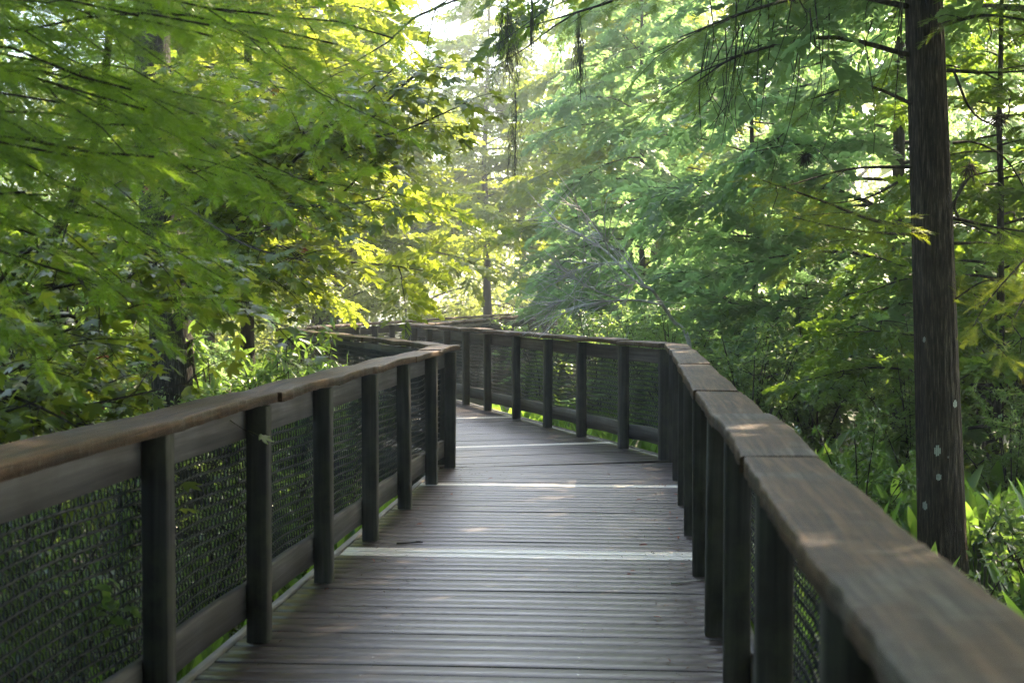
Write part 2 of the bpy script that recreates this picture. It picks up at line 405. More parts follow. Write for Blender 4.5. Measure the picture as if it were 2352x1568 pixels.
    # piles under the deck
    for y in np.arange(1.8, 13, 3.2):
        for f in (lineL, lineR):
            A = Acc(); tube(A, [(0, 0, GZ - .3), (0, 0, -.06)], .1, 10)
            link('pile', A, M_post, root, loc=(f(y), y - 5, 0))
planks()

# chain-link panel, one mesh shared by every bay (1.3 m long, rows of coils)
def mesh_panel():
    a = Acc(); rng = np.random.default_rng(5)
    Ln, pit, row, z0 = 1.3, .044, .046, .205
    nrow = 16
    for k in range(nrow):
        npt = int(Ln / pit) * 6
        t = np.arange(npt + 1) / 6.0
        ph = .5 * (k % 2)
        x = (t + ph) * pit - Ln / 2; ang = 2 * np.pi * t
        P = np.column_stack([np.clip(x, -Ln / 2, Ln / 2),   .011 * np.sin(ang), z0 + row * k + row / 2 - (row * .5) * np.cos(ang)])
        sag = .006 * np.sin(np.pi * (P[:, 0] / Ln + .5)) * (1 - k / nrow) + .003 * np.sin(3.1 * P[:, 0] * 2 + 1.0)
        P[:, 2] += sag; P[:, 1] += .012 * np.sin(P[:, 0] * 5.0 + k * .15)
        tube(a, P, .0028, 4)
    for k in range(nrow + 1):
        x = np.linspace(-Ln / 2, Ln / 2, 24); sag = .006 * np.sin(np.pi * (x / Ln + .5)) * (1 - k / nrow) + .003 * np.sin(6.2 * x + 1.0)
        tube(a, np.column_stack([x, .012 * np.sin(x * 5.0 + k * .15), z0 + row * k + sag]), .0058, 4)
    return a.mesh('mesh_panel')
ME_mesh = mesh_panel()
ME_mesh.materials.append(M_wire)

def cap_mesh(Ln, seed, endcut=(0, 0)):
    rng = np.random.default_rng(seed)
    W, T = .192, .042; n = 64
    x = np.linspace(-Ln / 2, Ln / 2, n); t = np.linspace(0, 1, n)
    sec = [(-.5, -.5), (.5, -.5), (.5, .3), (.49, .44), (.462, .495), (.2, .5), (-.2, .5), (-.462, .495), (-.49, .44), (-.5, .3)]
    rows = []
    bend = rng.uniform(.006, .012); lat = rng.normal(0, .006); sk = rng.uniform(-.006, .006)
    zz = bend * np.sin(np.pi * t) ** 1.3 + rng.normal(0, .003) * (t - .5)
    yy = lat + sk * np.sin(np.pi * t)
    sm = lambda sd: np.convolve(rng.normal(0, sd, n + 4), [.1, .25, .3, .25, .1], 'valid')
    e1 = sm(.0016); e2 = sm(.0016); e3 = sm(.0012)
    ll = np.convolve(rng.normal(0, .004, n + 8), np.ones(9) / 9, 'valid')
    for (a, b) in sec:
        y = a * W + yy + (e1 if a > 0 else e2) * (abs(a) > .4) + ll * np.sign(a)
        if abs(a) >= .499: y = y + (e1 if a > 0 else e2) * 1.4
        z = b * T + zz + e3 * (abs(a) > .4)
        rows.append(np.column_stack([x, y, z]))
    k = len(sec); V = np.stack(rows, 1).reshape(-1, 3)
    i, j = np.meshgrid(np.arange(n - 1), np.arange(k), indexing='ij')
    Q = np.stack([i * k + j, (i + 1) * k + j, (i + 1) * k + (j + 1) % k, i * k + (j + 1) % k], -1).reshape(-1, 4)
    A = Acc(); A.add(V, Q)
    for o_ in (0, (n - 1) * k):
        A.add(V[o_:o_ + k], [[0, 1, 2, 9], [9, 2, 3, 8], [8, 3, 4, 7], [7, 4, 5, 6]])
    me = A.mesh('cap_board', False)
    return me

HT = 1.0          # top of posts
def railing(name_label, posts, out_sign, seed, first_cap_ext=.06, last_cap_ext=.06, groups='railings of the boardwalk', skip_mesh=False, lowdetail=False):
    posts = [np.array(p, float) for p in posts]
    root = empty('railing', (*posts[0], 0)); tag(root, name_label, 'railing', groups)
    rng = np.random.default_rng(seed)
    base = posts[0]
    nb = len(posts) - 1
    for i, p in enumerate(posts):
        d = (posts[min(i + 1, nb)] - posts[max(i - 1, 0)]); ang = math.atan2(d[1], d[0])
        A = Acc()
        s = .0445; b = .006; zt = HT - .012
        oct_ = [(-s + b, -s), (s - b, -s), (s, -s + b), (s, s - b), (s - b, s), (-s + b, s), (-s, s - b), (-s, -s + b)]
        zs = [-.22, .3, .65, zt]
        V = [(x, y, z) for z in zs for x, y in oct_]
        Q = [[r_ * 8 + j, r_ * 8 + (j + 1) % 8, (r_ + 1) * 8 + (j + 1) % 8, (r_ + 1) * 8 + j] for r_ in range(3) for j in range(8)]
        A.add(V, Q); A.add(V[-8:], [[0, 1, 2, 7], [7, 2, 3, 6], [6, 3, 4, 5]])
        z_lo = 0
        link('post', A, M_post, root, loc=(*(p - base), 0), rot=(rng.normal(0, .004), rng.normal(0, .004), ang + rng.normal(0, .01)))
    for i in range(nb):
        a, b = posts[i], posts[i + 1]
        d = b - a; Ln = np.linalg.norm(d); u = d / Ln; v = np.array([u[1], -u[0]]) * out_sign
        ang = math.atan2(u[1], u[0]); mid = (a + b) / 2 - base
        # rails on the outer face of the posts
        for nm, zc, hh, th in (('top_rail', .918, .126, .036), ('bottom_rail', .165, .14, .036)):
            A = Acc(); n = 12; x = np.linspace(-Ln / 2, Ln / 2, n); arch = .014 * np.sin(np.pi * np.linspace(0, 1, n)) if nm == 'bottom_rail' else 0 * x
            rows = []
            for (sy, sz) in ((-.5, -.5), (.5, -.5), (.5, .44), (.4, .5), (-.4, .5), (-.5, .44)):
                rows.append(np.column_stack([x, sy * th + 0 * x, sz * hh + arch]))
            V = np.stack(rows, 1).reshape(-1, 3)
            I, J = np.meshgrid(np.arange(n - 1), np.arange(6), indexing='ij')
            Q = np.stack([I * 6 + J, (I + 1) * 6 + J, (I + 1) * 6 + (J + 1) % 6, I * 6 + (J + 1) % 6], -1).reshape(-1, 4)
            A.add(V, Q); A.add(V[:6], [[0, 1, 2, 5], [5, 2, 3, 4]]); A.add(V[-6:], [[0, 1, 2, 5], [5, 2, 3, 4]])
            off = v * (.0445 + .019)
            link(nm, A, M_rail, root, loc=(*(mid + off), zc + rng.normal(0, .003)), rot=(0, 0, ang))
        if not skip_mesh:
            off = v * (.0445 + .055)
            o = link('mesh_panel', ME_mesh, None, root, loc=(*(mid + off), rng.normal(0, .004)), rot=(0, 0, ang), scale=((Ln + .02) / 1.3, 1, 1))
        e0 = first_cap_ext if i == 0 else 0; e1 = last_cap_ext if i == nb - 1 else 0
        cl = Ln + e0 + e1 - .004
        me = cap_mesh(cl, seed * 50 + i)
        cm = mid + u * (e1 - e0) / 2 + v * .012
        link('cap_board', me, M_cap, root, loc=(*cm, HT + .021 + rng.normal(0, .002) + .003 * (i % 2)), rot=(rng.normal(0, .012), 0, ang))
    return root
def run(a, b, n):
    a, b = np.array(a), np.array(b); return [a + (b - a) * i / n for i in range(n + 1)]
railing('near left railing with dark coil mesh and sunlit cap, ending at the corner post', [(lineL(y), y) for y in (-.3, .95, 2.2, 3.46, 4.93, 6.24, 7.55, 8.88, 10.22, 11.56, 12.71)], -1, 1, last_cap_ext=.1)
railing('shaded left railing turning away behind the corner post', [np.array(L1) + (np.array(L2) - L1) * t for t in (.035, .2, .36, .52, .68, .84, 1.0)], -1, 2, first_cap_ext=.0)
railing('far left railing with pale sunlit cap below the yellow trees', run(L2, L3, 24), -1, 3)
railing('near right railing with brown mossy cap close to the viewer', [(lineR(y), y) for y in (-.3, 1.03, 2.37, 3.7, 5.03, 6.36, 7.74, 9.07, 10.41, 11.85, 13.15)], 1, 4, last_cap_ext=.07)
railing('middle right railing of grey posts and dark mesh panels facing the viewer', [R1 + (np.array(R2) - R1) * t for t in (.02, .118, .235, .345, .462, .585, .69, .795, .9, 1.0)], 1, 5)
railing('farthest right railing half hidden behind drooping cypress twigs', run(R2, R3, 23), 1, 6)

# ------------------------------------------------------------------ foliage templates
def T3(V, Q=None, T=None):
    return (np.asarray(V, float), np.asarray(Q if Q is not None else np.zeros((0, 4)), int).reshape(-1, 4), np.asarray(T if T is not None else np.zeros((0, 3)), int).reshape(-1, 3))

def spray_tpl(seed, pairs=11, wid=.055, droop=.14, fine=False):
    """flat feathery cypress spray, length 1 along +x"""
    rng = np.random.default_rng(seed); A = Acc()
    A.add([[0, -.006, 0], [0, .006, 0], [1, .002, -droop], [1, -.002, -droop]], [[0, 1, 2, 3]])
    for i in range(pairs):
        for s in (-1, 1):
            f = (i + .5 + .25 * s) / pairs; x0 = .06 + .94 * f
            ln = .36 * (1 - .62 * f) * rng.uniform(.8, 1.2) * (0.55 + .45 * min(1, f * 5))
            a = R(58 - 26 * f) + rng.normal(0, .12)
            p0 = np.array([x0, 0, -droop * x0 ** 2]); d = np.array([math.cos(a), s * math.sin(a), rng.normal(.05, .14)])
            n = np.array([rng.normal(0, .3), rng.normal(0, .3), 1.0])
            Mx = frames(d[None], n[None])[0]
            if not fine:
                w = wid * rng.uniform(.8, 1.2)
                L_ = [[0, 0, 0], [ln * .45, -w, 0], [ln * .45, w, 0], [ln * .8, -w * .7, -.03 * ln], [ln * .8, w * .7, -.03 * ln], [ln, 0, -.12 * ln]]
                V = np.array(L_) @ Mx.T + p0
                A.add(V, [[1, 3, 4, 2]], [[0, 1, 2], [3, 5, 4]])
            else:
                m = 9
                V = []; Q = []
                V += [[0, -.002, 0], [0, .002, 0], [ln, .001, -.06 * ln], [ln, -.001, -.06 * ln]]; Q.append([0, 1, 2, 3])
                for j in range(m):
                    for q in (-1, 1):
                        g = (j + .6) / m; xx = g * ln; nl = wid * 1.25 * (1 - .5 * g) * rng.uniform(.85, 1.15); nw = ln / m * .30
                        z0 = -.06 * ln * g * g
                        b = len(V)
                        V += [[xx, 0, z0], [xx + nw * .6, q * nl * .5, z0 + .006], [xx + nl * .55, q * nl, z0 - .004], [xx + nl * .5 - nw, q * nl * .6, z0]]
                        Q.append([b, b + 1, b + 2, b + 3] if q > 0 else [b, b + 3, b + 2, b + 1])
                A.add(np.array(V) @ Mx.T + p0, Q)
    return T3(np.concatenate(A.V), np.concatenate(A.Q), np.concatenate(A.T) if A.T else None)
SPR = [spray_tpl(s) for s in (1, 2, 3)]
SPRW = [spray_tpl(s, 8, .06) for s in (4, 5)]
SPRF = [spray_tpl(s, 11, .042, .12, True) for s in (6, 7)]

def maple_tpl(seed):
    rng = np.random.default_rng(seed)
    half = [(0, 1.0), (9, .74), (15, .72), (27, .42), (40, .74), (47, .88), (56, .62), (66, .56), (80, .34), (100, .50), (120, .32), (150, .2), (180, .16)]
    pts = [(a, r) for a, r in half] + [(-a, r) for a, r in half[1:-1]][::-1]
    V = [[0, 0, 0]]
    for a, r in pts:
        r *= rng.uniform(.93, 1.07); x, y = r * math.cos(R(a)), r * math.sin(R(a))
        V.append([x, y, -.16 * abs(y) - .14 * max(0, x) ** 2 + rng.normal(0, .025)])
    n = len(pts); T = [[0, 1 + i, 1 + (i + 1) % n] for i in range(n)]
    b = len(V); V += [[-.15, .012, 0], [-.15, -.012, 0], [-.95, -.012, .12], [-.95, .012, .12]]
    V = np.array(V); V[:, 0] += .95
    return T3(V, [[b, b + 1, b + 2, b + 3]], T)
MAP = [maple_tpl(s) for s in (1, 2, 3, 4)]
def leaf_tpl(w=.22, fold=.12, droop=.2):
    V = [[0, 0, 0], [.3, -w, fold * w * 2], [.3, w, fold * w * 2], [.3, 0, 0], [.68, -w * .8, fold * w * 2 - droop * .3], [.68, w * .8, fold * w * 2 - droop * .3], [.68, 0, -droop * .35], [1, 0, -droop]]
    return T3(V, [[1, 4, 6, 3], [3, 6, 5, 2]], [[0, 1, 3], [0, 3, 2], [4, 7, 6], [6, 7, 5]])
LEAF = leaf_tpl(); LEAFN = leaf_tpl(.12, .1, .25)
def blade_tpl():
    """broad marsh leaf: stalk and heart-lance blade, upright along +x"""
    xs = [0, .06, .2, .4, .6, .8, 1.0]; ws = [.05, .15, .185, .17, .13, .07, .0]
    V = []; 
    for x, w_ in zip(xs, ws):
        z = -.10 * x * x
        V += [[x, -w_, z + w_ * .45], [x, 0, z], [x, w_, z + w_ * .45]]
    Q = []
    for i in range(6):
        b = i * 3; Q += [[b, b + 3, b + 4, b + 1], [b + 1, b + 4, b + 5, b + 2]]
    return T3(V, Q)
BLADE = blade_tpl()

def place_sprays(acc, P, D, S, rng, tpls, tilt=.35):
    """P points, D directions, S lengths"""
    n = len(P); P = np.asarray(P); D = unit(D); S = np.asarray(S)
    nrm = np.column_stack([rng.normal(0, tilt, n), rng.normal(0, tilt, n), np.ones(n)])
    Mx = frames(D, nrm) * S[:, None, None]
    w_ = rng.integers(0, len(tpls), n)
    for i, t in enumerate(tpls):
        k = w_ == i; acc.inst(t, Mx[k], P[k])

def feather_limb(wood, leaf, path, r0, rng, tpls, dens=7.0, slen=(.32, .6), start=.15, tilt=.65, sides=5, droop=.1, r1=.004, sub=True):
    """one limb with its side sprays; path is (n,3)"""
    path = np.asarray(path); n = len(path)
    tube(wood, path, np.linspace(r0, r1, n), sides)
    seg = np.linalg.norm(np.diff(path, axis=0), axis=1); Ls = np.concatenate([[0], np.cumsum(seg)]); L_ = Ls[-1]
    k = max(3, int(L_ * dens)); t = np.linspace(start, .99, k) + rng.normal(0, .3 / k, k); t = np.clip(t, .02, 1)
    P = np.column_stack([np.interp(t * L_, Ls, path[:, c]) for c in range(3)])
    g = np.gradient(path, axis=0); G = unit(np.column_stack([np.interp(t * L_, Ls, g[:, c]) for c in range(3)]))
    up = np.array([0, 0, 1.0]); side = unit(np.cross(G, up) + 1e-6)
    s = np.where(np.arange(k) % 2 == 0, 1, -1)[:, None]
    f = rng.uniform(.45, 1.0, k)[:, None]
    D = G * (1.15 - f * .6) + side * s * f + up * (rng.normal(-droop, .3, k))[:, None]
    S = rng.uniform(*slen, k) * (1.12 - .5 * t)
    place_sprays(leaf, P, D, S, rng, tpls, tilt)
    place_sprays(leaf, path[-1:], g[-1:], np.array([slen[0]]), rng, tpls, tilt)
    if sub:
        m = max(1, int(L_ * 1.6))
        for q in range(m):
            i = rng.integers(int(n * .25), n - 1); s_ = rng.choice([-1, 1]); gi = unit(g[i]); sd_ = unit(np.cross(gi, up) + 1e-6)
            l2 = L_ * rng.uniform(.18, .38)
            d2 = unit(gi * .75 + sd_ * s_ * .75 + up * rng.normal(-.05, .18))
            pp = path[i] + d2 * l2 * np.linspace(0, 1, 5)[:, None]; pp[:, 2] -= l2 * rng.uniform(.05, .35) * np.linspace(0, 1, 5) ** 2; pp[1:] += np.cumsum(rng.normal(0, .035 * l2, (4, 3)), 0)
            feather_limb(wood, leaf, pp, max(.0035, r0 * .3), rng, tpls, dens, slen, .1, tilt, 3, droop, .002, False)

def limb_path(p0, az, L_, rise, droop, rng, n=9, wig=.05):
    t = np.linspace(0, 1, n); d = np.array([math.cos(az), math.sin(az)])
    lat = np.array([-d[1], d[0]]) * np.cumsum(rng.normal(0, wig, n))[:, None] * L_ * .25
    xy = d * (t * L_)[:, None] + lat
    z = rise * L_ * t - droop * L_ * t ** 2 + np.cumsum(rng.normal(0, wig * .3, n)) * L_ * .15
    P = np.column_stack([xy, z]) + np.asarray(p0); P[0] = p0
    return P

def cypress_meshes(seed, H=10, base=.9, spread=2.6, nl=52, r0=.13, tpls=SPR, dens=7.0, slen=(.35, .62), lean=.02, bark=M_bark, leafm=M_cyp, sub=True):
    rng = np.random.default_rng(seed); wood, leaf = Acc(), Acc()
    zt = np.linspace(0, 1, 14); bend = np.cumsum(rng.normal(0, lean, (14, 2)), 0)
    tr = np.column_stack([bend, zt * H]); tr[0, :2] = 0
    flare = 1 + .7 * np.exp(-zt * H / .35)
    tube(wood, tr, r0 * (1 - .93 * zt ** .6) * flare + .008, 10)
    for i in range(nl):
        f = (i + rng.random()) / nl; h = base + (H - base) * f ** 1.05
        L_ = spread * ((1 - f) ** .75 * .9 + .14) * rng.uniform(.7, 1.15)
        az = i * 2.399 + rng.normal(0, .4)
        p0 = [np.interp(h, tr[:, 2], tr[:, 0]), np.interp(h, tr[:, 2], tr[:, 1]), h]
        P = limb_path(p0, az, L_, rng.uniform(-.05, .5), rng.uniform(.1, .5), rng, wig=.09)
        feather_limb(wood, leaf, P, .009 + .008 * L_ * (1 - f), rng, tpls, dens, slen, sub=sub)
    w_, l_ = wood.mesh('trunk', True), leaf.mesh('crown'); w_.materials.append(bark); l_.materials.append(leafm)
    return w_, l_

def shrub_meshes(seed, H=2.0, rad=1.0, stems=9, leaves=2200, size=.07, tpl=LEAF, mat=M_shrub, bark=M_bark, clump=1):
    rng = np.random.default_rng(seed); wood, leaf = Acc(), Acc(); Ps, Ds = [], []
    for i in range(stems):
        a = rng.uniform(0, 6.28); rr = rad * rng.uniform(.2, 1); h = H * rng.uniform(.6, 1.05)
        P = spline([(0.12 * math.cos(a), .12 * math.sin(a), 0), (rr * .35 * math.cos(a), rr * .35 * math.sin(a), h * .5), (rr * math.cos(a), rr * math.sin(a), h)], 8)
        tube(wood, P, np.linspace(.016, .004, 8), 5)
        for q in range(9):
            b = P[rng.integers(2, 8)]; d = unit(np.array([rng.normal(), rng.normal(), rng.normal(.35, .5)])); l_ = rng.uniform(.2, .5) * min(rad, 1.2)
            tw = b + d * l_ * np.linspace(0, 1, 5)[:, None]; tw[:, 2] -= .12 * l_ * np.linspace(0, 1, 5) ** 2
            tube(wood, tw, np.linspace(.006, .002, 5), 3)
            m = max(2, leaves // (stems * 9)); t = rng.uniform(.15, 1, m)
            Ps.append(b + d * l_ * t[:, None] + rng.normal(0, .025, (m, 3))); Ds.append(d + rng.normal(0, .75, (m, 3)) + np.array([0, 0, -.15]))
    Ps, Ds = np.concatenate(Ps), np.concatenate(Ds)
    n = len(Ps); nrm = np.column_stack([rng.normal(0, .6, n), rng.normal(0, .6, n), np.ones(n)])
    leaf.inst(tpl, frames(Ds, nrm) * (size * rng.uniform(.6, 1.3, n))[:, None, None], Ps)
    w_, l_ = wood.mesh('stem', True), leaf.mesh('foliage'); w_.materials.append(bark); l_.materials.append(mat)
    return w_, l_

def put(kind, parts, loc, rz, scale, label, cat, group=None):
    root = empty(kind, loc, rz, scale); tag(root, label, cat, group)
    for nm, me in parts: link(nm, me, None, root)
    return root
def put_mat(parts_names, meshes, mat):
    pass

# ------------------------------------------------------------------ cypress trees of the middle ground
CY = [cypress_meshes(21, 11, .7, 2.9, 84, r0=.07, dens=10.5), cypress_meshes(22, 9.5, .4, 2.6, 84, r0=.06, dens=10.5), cypress_meshes(23, 12, .9, 3.1, 92, r0=.075, dens=10.5)]
CYD = [cypress_meshes(24, 10, .9, 2.9, 70, r0=.085, leafm=M_cypO, dens=8)]
CYT = cypress_meshes(27, 13, 1.2, 3.0, 105, r0=.115, dens=10)
CYH = cypress_meshes(25, 13, 4.2, 3.6, 60, r0=.12, dens=8)
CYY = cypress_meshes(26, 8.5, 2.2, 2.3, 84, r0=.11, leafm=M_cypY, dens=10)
def cyp(me, x, y, rz, s, label, group='cypress trees of the swamp forest'):
    return put('cypress_tree', [('trunk', me[0]), ('crown', me[1])], (x, y, GZ), rz, s, label, 'tree', group)
cyp(CYT, 4.6, 18.0, .3, 1.0, 'feathery green cypress with dark trunk standing behind the large right trunk')
cyp(CY[2], 2.2, 26.0, 1.3, .9, 'blue green cypress with open dark limbs behind the middle railing')
cyp(CY[1], 3.3, 20.5, 2.2, .95, 'bright tipped cypress left of the tall right trunk, leaning over the brush')
cyp(CY[2], 7.4, 24.0, 4.0, .62, 'shaded cypress deep in the right forest')
cyp(CY[0], 5.6, 30.0, 5.1, .8, 'tall cypress rising at the back of the right forest')
cyp(CY[1], 9.2, 19.5, .8, .7, 'dim cypress at the far right edge behind the golden thicket')
cyp(CY[2], 3.4, 36.0, 2.7, 1.05, 'pale hazy cypress far behind the blue green one')
cyp(CYD[0], 6.9, 15.4, 1.0, .8, 'olive cypress between the golden thicket and the large trunk')
cyp(CYD[0], 4.5, 13.8, 2.0, .68, 'small olive cypress of the thicket right of the large trunk, added to shade the deck')  # fills the olive thicket; placed here to block sun off the deck
cyp(CYD[0], 10.5, 27.0, 3.0, .8, 'olive cypress furthest back at the right')
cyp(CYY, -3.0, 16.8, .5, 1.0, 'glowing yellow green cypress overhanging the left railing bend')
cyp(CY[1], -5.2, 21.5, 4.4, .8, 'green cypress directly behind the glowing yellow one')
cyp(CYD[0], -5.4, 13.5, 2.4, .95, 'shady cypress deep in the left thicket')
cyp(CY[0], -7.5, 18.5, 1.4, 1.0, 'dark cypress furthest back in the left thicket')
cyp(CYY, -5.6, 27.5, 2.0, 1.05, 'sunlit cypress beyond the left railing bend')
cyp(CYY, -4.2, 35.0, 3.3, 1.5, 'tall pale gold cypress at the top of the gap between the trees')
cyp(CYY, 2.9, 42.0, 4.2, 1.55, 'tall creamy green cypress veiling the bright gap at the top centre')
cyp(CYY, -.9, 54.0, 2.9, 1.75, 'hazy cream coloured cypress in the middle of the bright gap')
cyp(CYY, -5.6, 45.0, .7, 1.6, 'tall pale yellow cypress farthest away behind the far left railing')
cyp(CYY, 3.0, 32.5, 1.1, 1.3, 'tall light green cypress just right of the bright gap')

# ------------------------------------------------------------------ the large cypress at the right
def big_cypress():
    rng = np.random.default_rng(77); wood, leaf = Acc(), Acc()
    bx, by = 3.02, 10.3
    root = empty('cypress_tree', (bx, by, GZ)); tag(root, 'large straight cypress trunk with white lichen spots rising beside the right railing', 'tree', 'cypress trees of the swamp forest')
    def rel(x, y, Z): return at(x, y, Z) - np.array([bx, by, GZ])
    zt = np.linspace(0, 13, 90)
    cx = -.047 * zt - .03 * np.exp(-zt) ; cy_ = .02 * np.sin(zt * .5)
    rad = .158 * (1 - .055 * zt) + .03 * np.exp(-zt / .35)
    n, k = 90, 72
    a = np.arange(k) / k * 2 * np.pi
    rg = np.cumsum(rng.normal(0, .010, (n, k)), 0) + rng.normal(0, .016, (1, k)); rg -= rg.mean(1, keepdims=True); rg = np.clip(rg * .9, -.06, .06)
    rr_ = rad[:, None] * (1 + rg + .03 * np.sin(a * 5 + zt[:, None] * .4))
    V = np.stack([cx[:, None] + rr_ * np.cos(a), cy_[:, None] + rr_ * np.sin(a), np.repeat(zt[:, None], k, 1)], -1)
    I, J = np.meshgrid(np.arange(n - 1), np.arange(k), indexing='ij')
    Q = np.stack([I * k + J, I * k + (J + 1) % k, (I + 1) * k + (J + 1) % k, (I + 1) * k + J], -1).reshape(-1, 4)
    A = Acc(); A.add(V.reshape(-1, 3), Q)
    tk = link('trunk', A.mesh('trunk', True), M_bark_big, root)
    # lichen spots lying on the bark
    for px, py, sx, sy in ((2157, 1036, .021, .036), (2160, 1096, .016, .024), (2195, 929, .016, .028), (2179, 1050, .006, .009), (2130, 780, .01, .02), (2136, 1165, .02, .03)):
        z = HC - (py - 689) / F * (by - .15) - GZ
        cxz = np.interp(z, zt, cx); rz = np.interp(z, zt, rad)
        off = (px - 1176) / F * (by - .15) - bx - cxz; an0 = -math.acos(max(-.95, min(.95, off / rz)))
        sx *= 1.0; sy *= 1.05; B = Acc(); ns = 4
        for q in range(ns):     # crust broken by the bark's vertical cracks
            u0 = sx * (-1 + 2 * q / ns) + .0004; u1 = sx * (-1 + 2 * (q + 1) / ns) - .0004
            hh = sy * math.sqrt(max(.12, 1 - ((q + .5) / ns * 2 - 1) ** 2)); m = 7
            zs = np.linspace(-hh * rng.uniform(.75, 1.1), hh * rng.uniform(.75, 1.1), m)
            VV = []
            for zz in zs:
                j0, j1 = rng.uniform(0, .0012, 2)
                for u in (u0 + j0, u1 - j1): VV.append([cxz + (rz + .010) * math.cos(an0 + u / rz), (rz + .010) * math.sin(an0 + u / rz), z + zz])
            B.add(VV, [[2 * i, 2 * i + 1, 2 * i + 3, 2 * i + 2] for i in range(m - 1)])
        link('lichen_patch', B, M_lichen, tk)
    # limbs seen in the picture: pixel, pixel, ... with distances
    lit = Acc()  # yellower sprays whose colour stands in for sun from behind
    def limb(pts, r0, dens=8, sl=(.22, .42), lf=None, **kw):
        P = spline([rel(*p) for p in pts], 14); feather_limb(wood, lf or leaf, P, r0, rng, SPRF, dens, sl, **kw)
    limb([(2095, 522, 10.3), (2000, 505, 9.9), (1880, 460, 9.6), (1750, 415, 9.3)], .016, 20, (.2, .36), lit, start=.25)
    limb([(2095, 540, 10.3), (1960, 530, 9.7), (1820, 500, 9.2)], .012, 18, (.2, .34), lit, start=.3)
    limb([(2090, 385, 10.3), (1950, 390, 10.1), (1800, 430, 9.9)], .014, 4, (.18, .3), start=.5)
    limb([(2085, 130, 10.3), (1900, 90, 10.0), (1700, 130, 9.6), (1600, 190, 9.3)], .02, 9, start=.2, droop=.35)
    limb([(2080, 20, 10.3), (1900, -10, 9.8), (1720, 30, 9.2), (1560, 90, 8.8)], .022, 9, start=.2, droop=.4)
    limb([(2080, -60, 10.3), (1850, -90, 10.2), (1600, -60, 10), (1400, 10, 9.8), (1200, 70, 9.6)], .026, 7, start=.25, droop=.4)
    limb([(2075, -150, 10.3), (1800, -170, 9.4), (1500, -120, 8.6), (1150, -30, 8.2), (960, 40, 8.0)], .03, 8, start=.3, droop=.35)
    limb([(2090, 240, 10.3), (1980, 200, 9.9), (1860, 230, 9.6)], .014, 8, start=.3, droop=.3)
    limb([(2170, 165, 10.3), (2260, 170, 10.2), (2380, 165, 10.1)], .016, 6, start=.3)
    limb([(2160, 60, 10.2), (2260, 40, 9.7), (2400, 60, 9.2)], .018, 10, start=.2, droop=.3)
    limb([(2160, -20, 10.2), (2280, -40, 9.4), (2420, 20, 8.8)], .018, 10, start=.2, droop=.35)
    limb([(2180, 500, 10.3), (2270, 520, 10.2), (2400, 540, 10)], .016, 7, start=.2)
    limb([(2185, 560, 10.3), (2280, 560, 10.4), (2400, 580, 10.4)], .014, 7, start=.2)
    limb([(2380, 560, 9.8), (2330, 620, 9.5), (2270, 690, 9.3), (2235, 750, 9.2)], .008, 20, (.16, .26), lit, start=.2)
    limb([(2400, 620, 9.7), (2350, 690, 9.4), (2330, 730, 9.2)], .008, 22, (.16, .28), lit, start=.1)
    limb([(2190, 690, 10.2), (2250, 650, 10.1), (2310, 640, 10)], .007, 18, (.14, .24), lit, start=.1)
    # bare drooping twigs
    for i in range(46):
        x0 = rng.uniform(1620, 2080); y0 = rng.uniform(-60, 120); Z = rng.uniform(9.0, 10.2); L_ = rng.uniform(80, 330)
        P = spline([rel(x0, y0, Z), rel(x0 + rng.normal(-12, 22), y0 + L_ * .5, Z + rng.normal(0, .1)), rel(x0 + rng.normal(-30, 40), y0 + L_, Z + rng.normal(0, .2))], 7)
        tube(wood, P, np.linspace(.005, .0018, 7), 3)
    for pts in (((2185, 330), (2240, 330), (2310, 370), (2370, 470)), ((2185, 165), (2230, 260), (2300, 300)), ((2180, 480), (2210, 430), (2230, 400)), ((2200, 500), (2190, 470), (2220, 410), (2300, 390), (2370, 360)), ((2060, 420), (1990, 455), (1900, 470))):
        tube(wood, spline([rel(x, y, 10.1) for x, y in pts], 12), np.linspace(.011, .004, 12), 5)
    # crown above the frame, shading the walk
    for i in range(46):
        h = 4.6 + 8.2 * ((i + rng.random()) / 46); az = i * 2.399
        L_ = 3.4 * (1 - .6 * (h - 4.5) / 8.5) * rng.uniform(.75, 1.1)
        p0 = [np.interp(h, zt, cx), np.interp(h, zt, cy_), h]
        feather_limb(wood, leaf, limb_path(p0, az, L_, .2, .25, rng), .03, rng, SPR, 8, (.4, .7))
    link('branch', wood.mesh('branch', True), M_bark, root); link('crown', leaf, M_cypO, root); link('backlit_tint_foliage', lit, M_cypY, root)
    return rel
big_cypress()

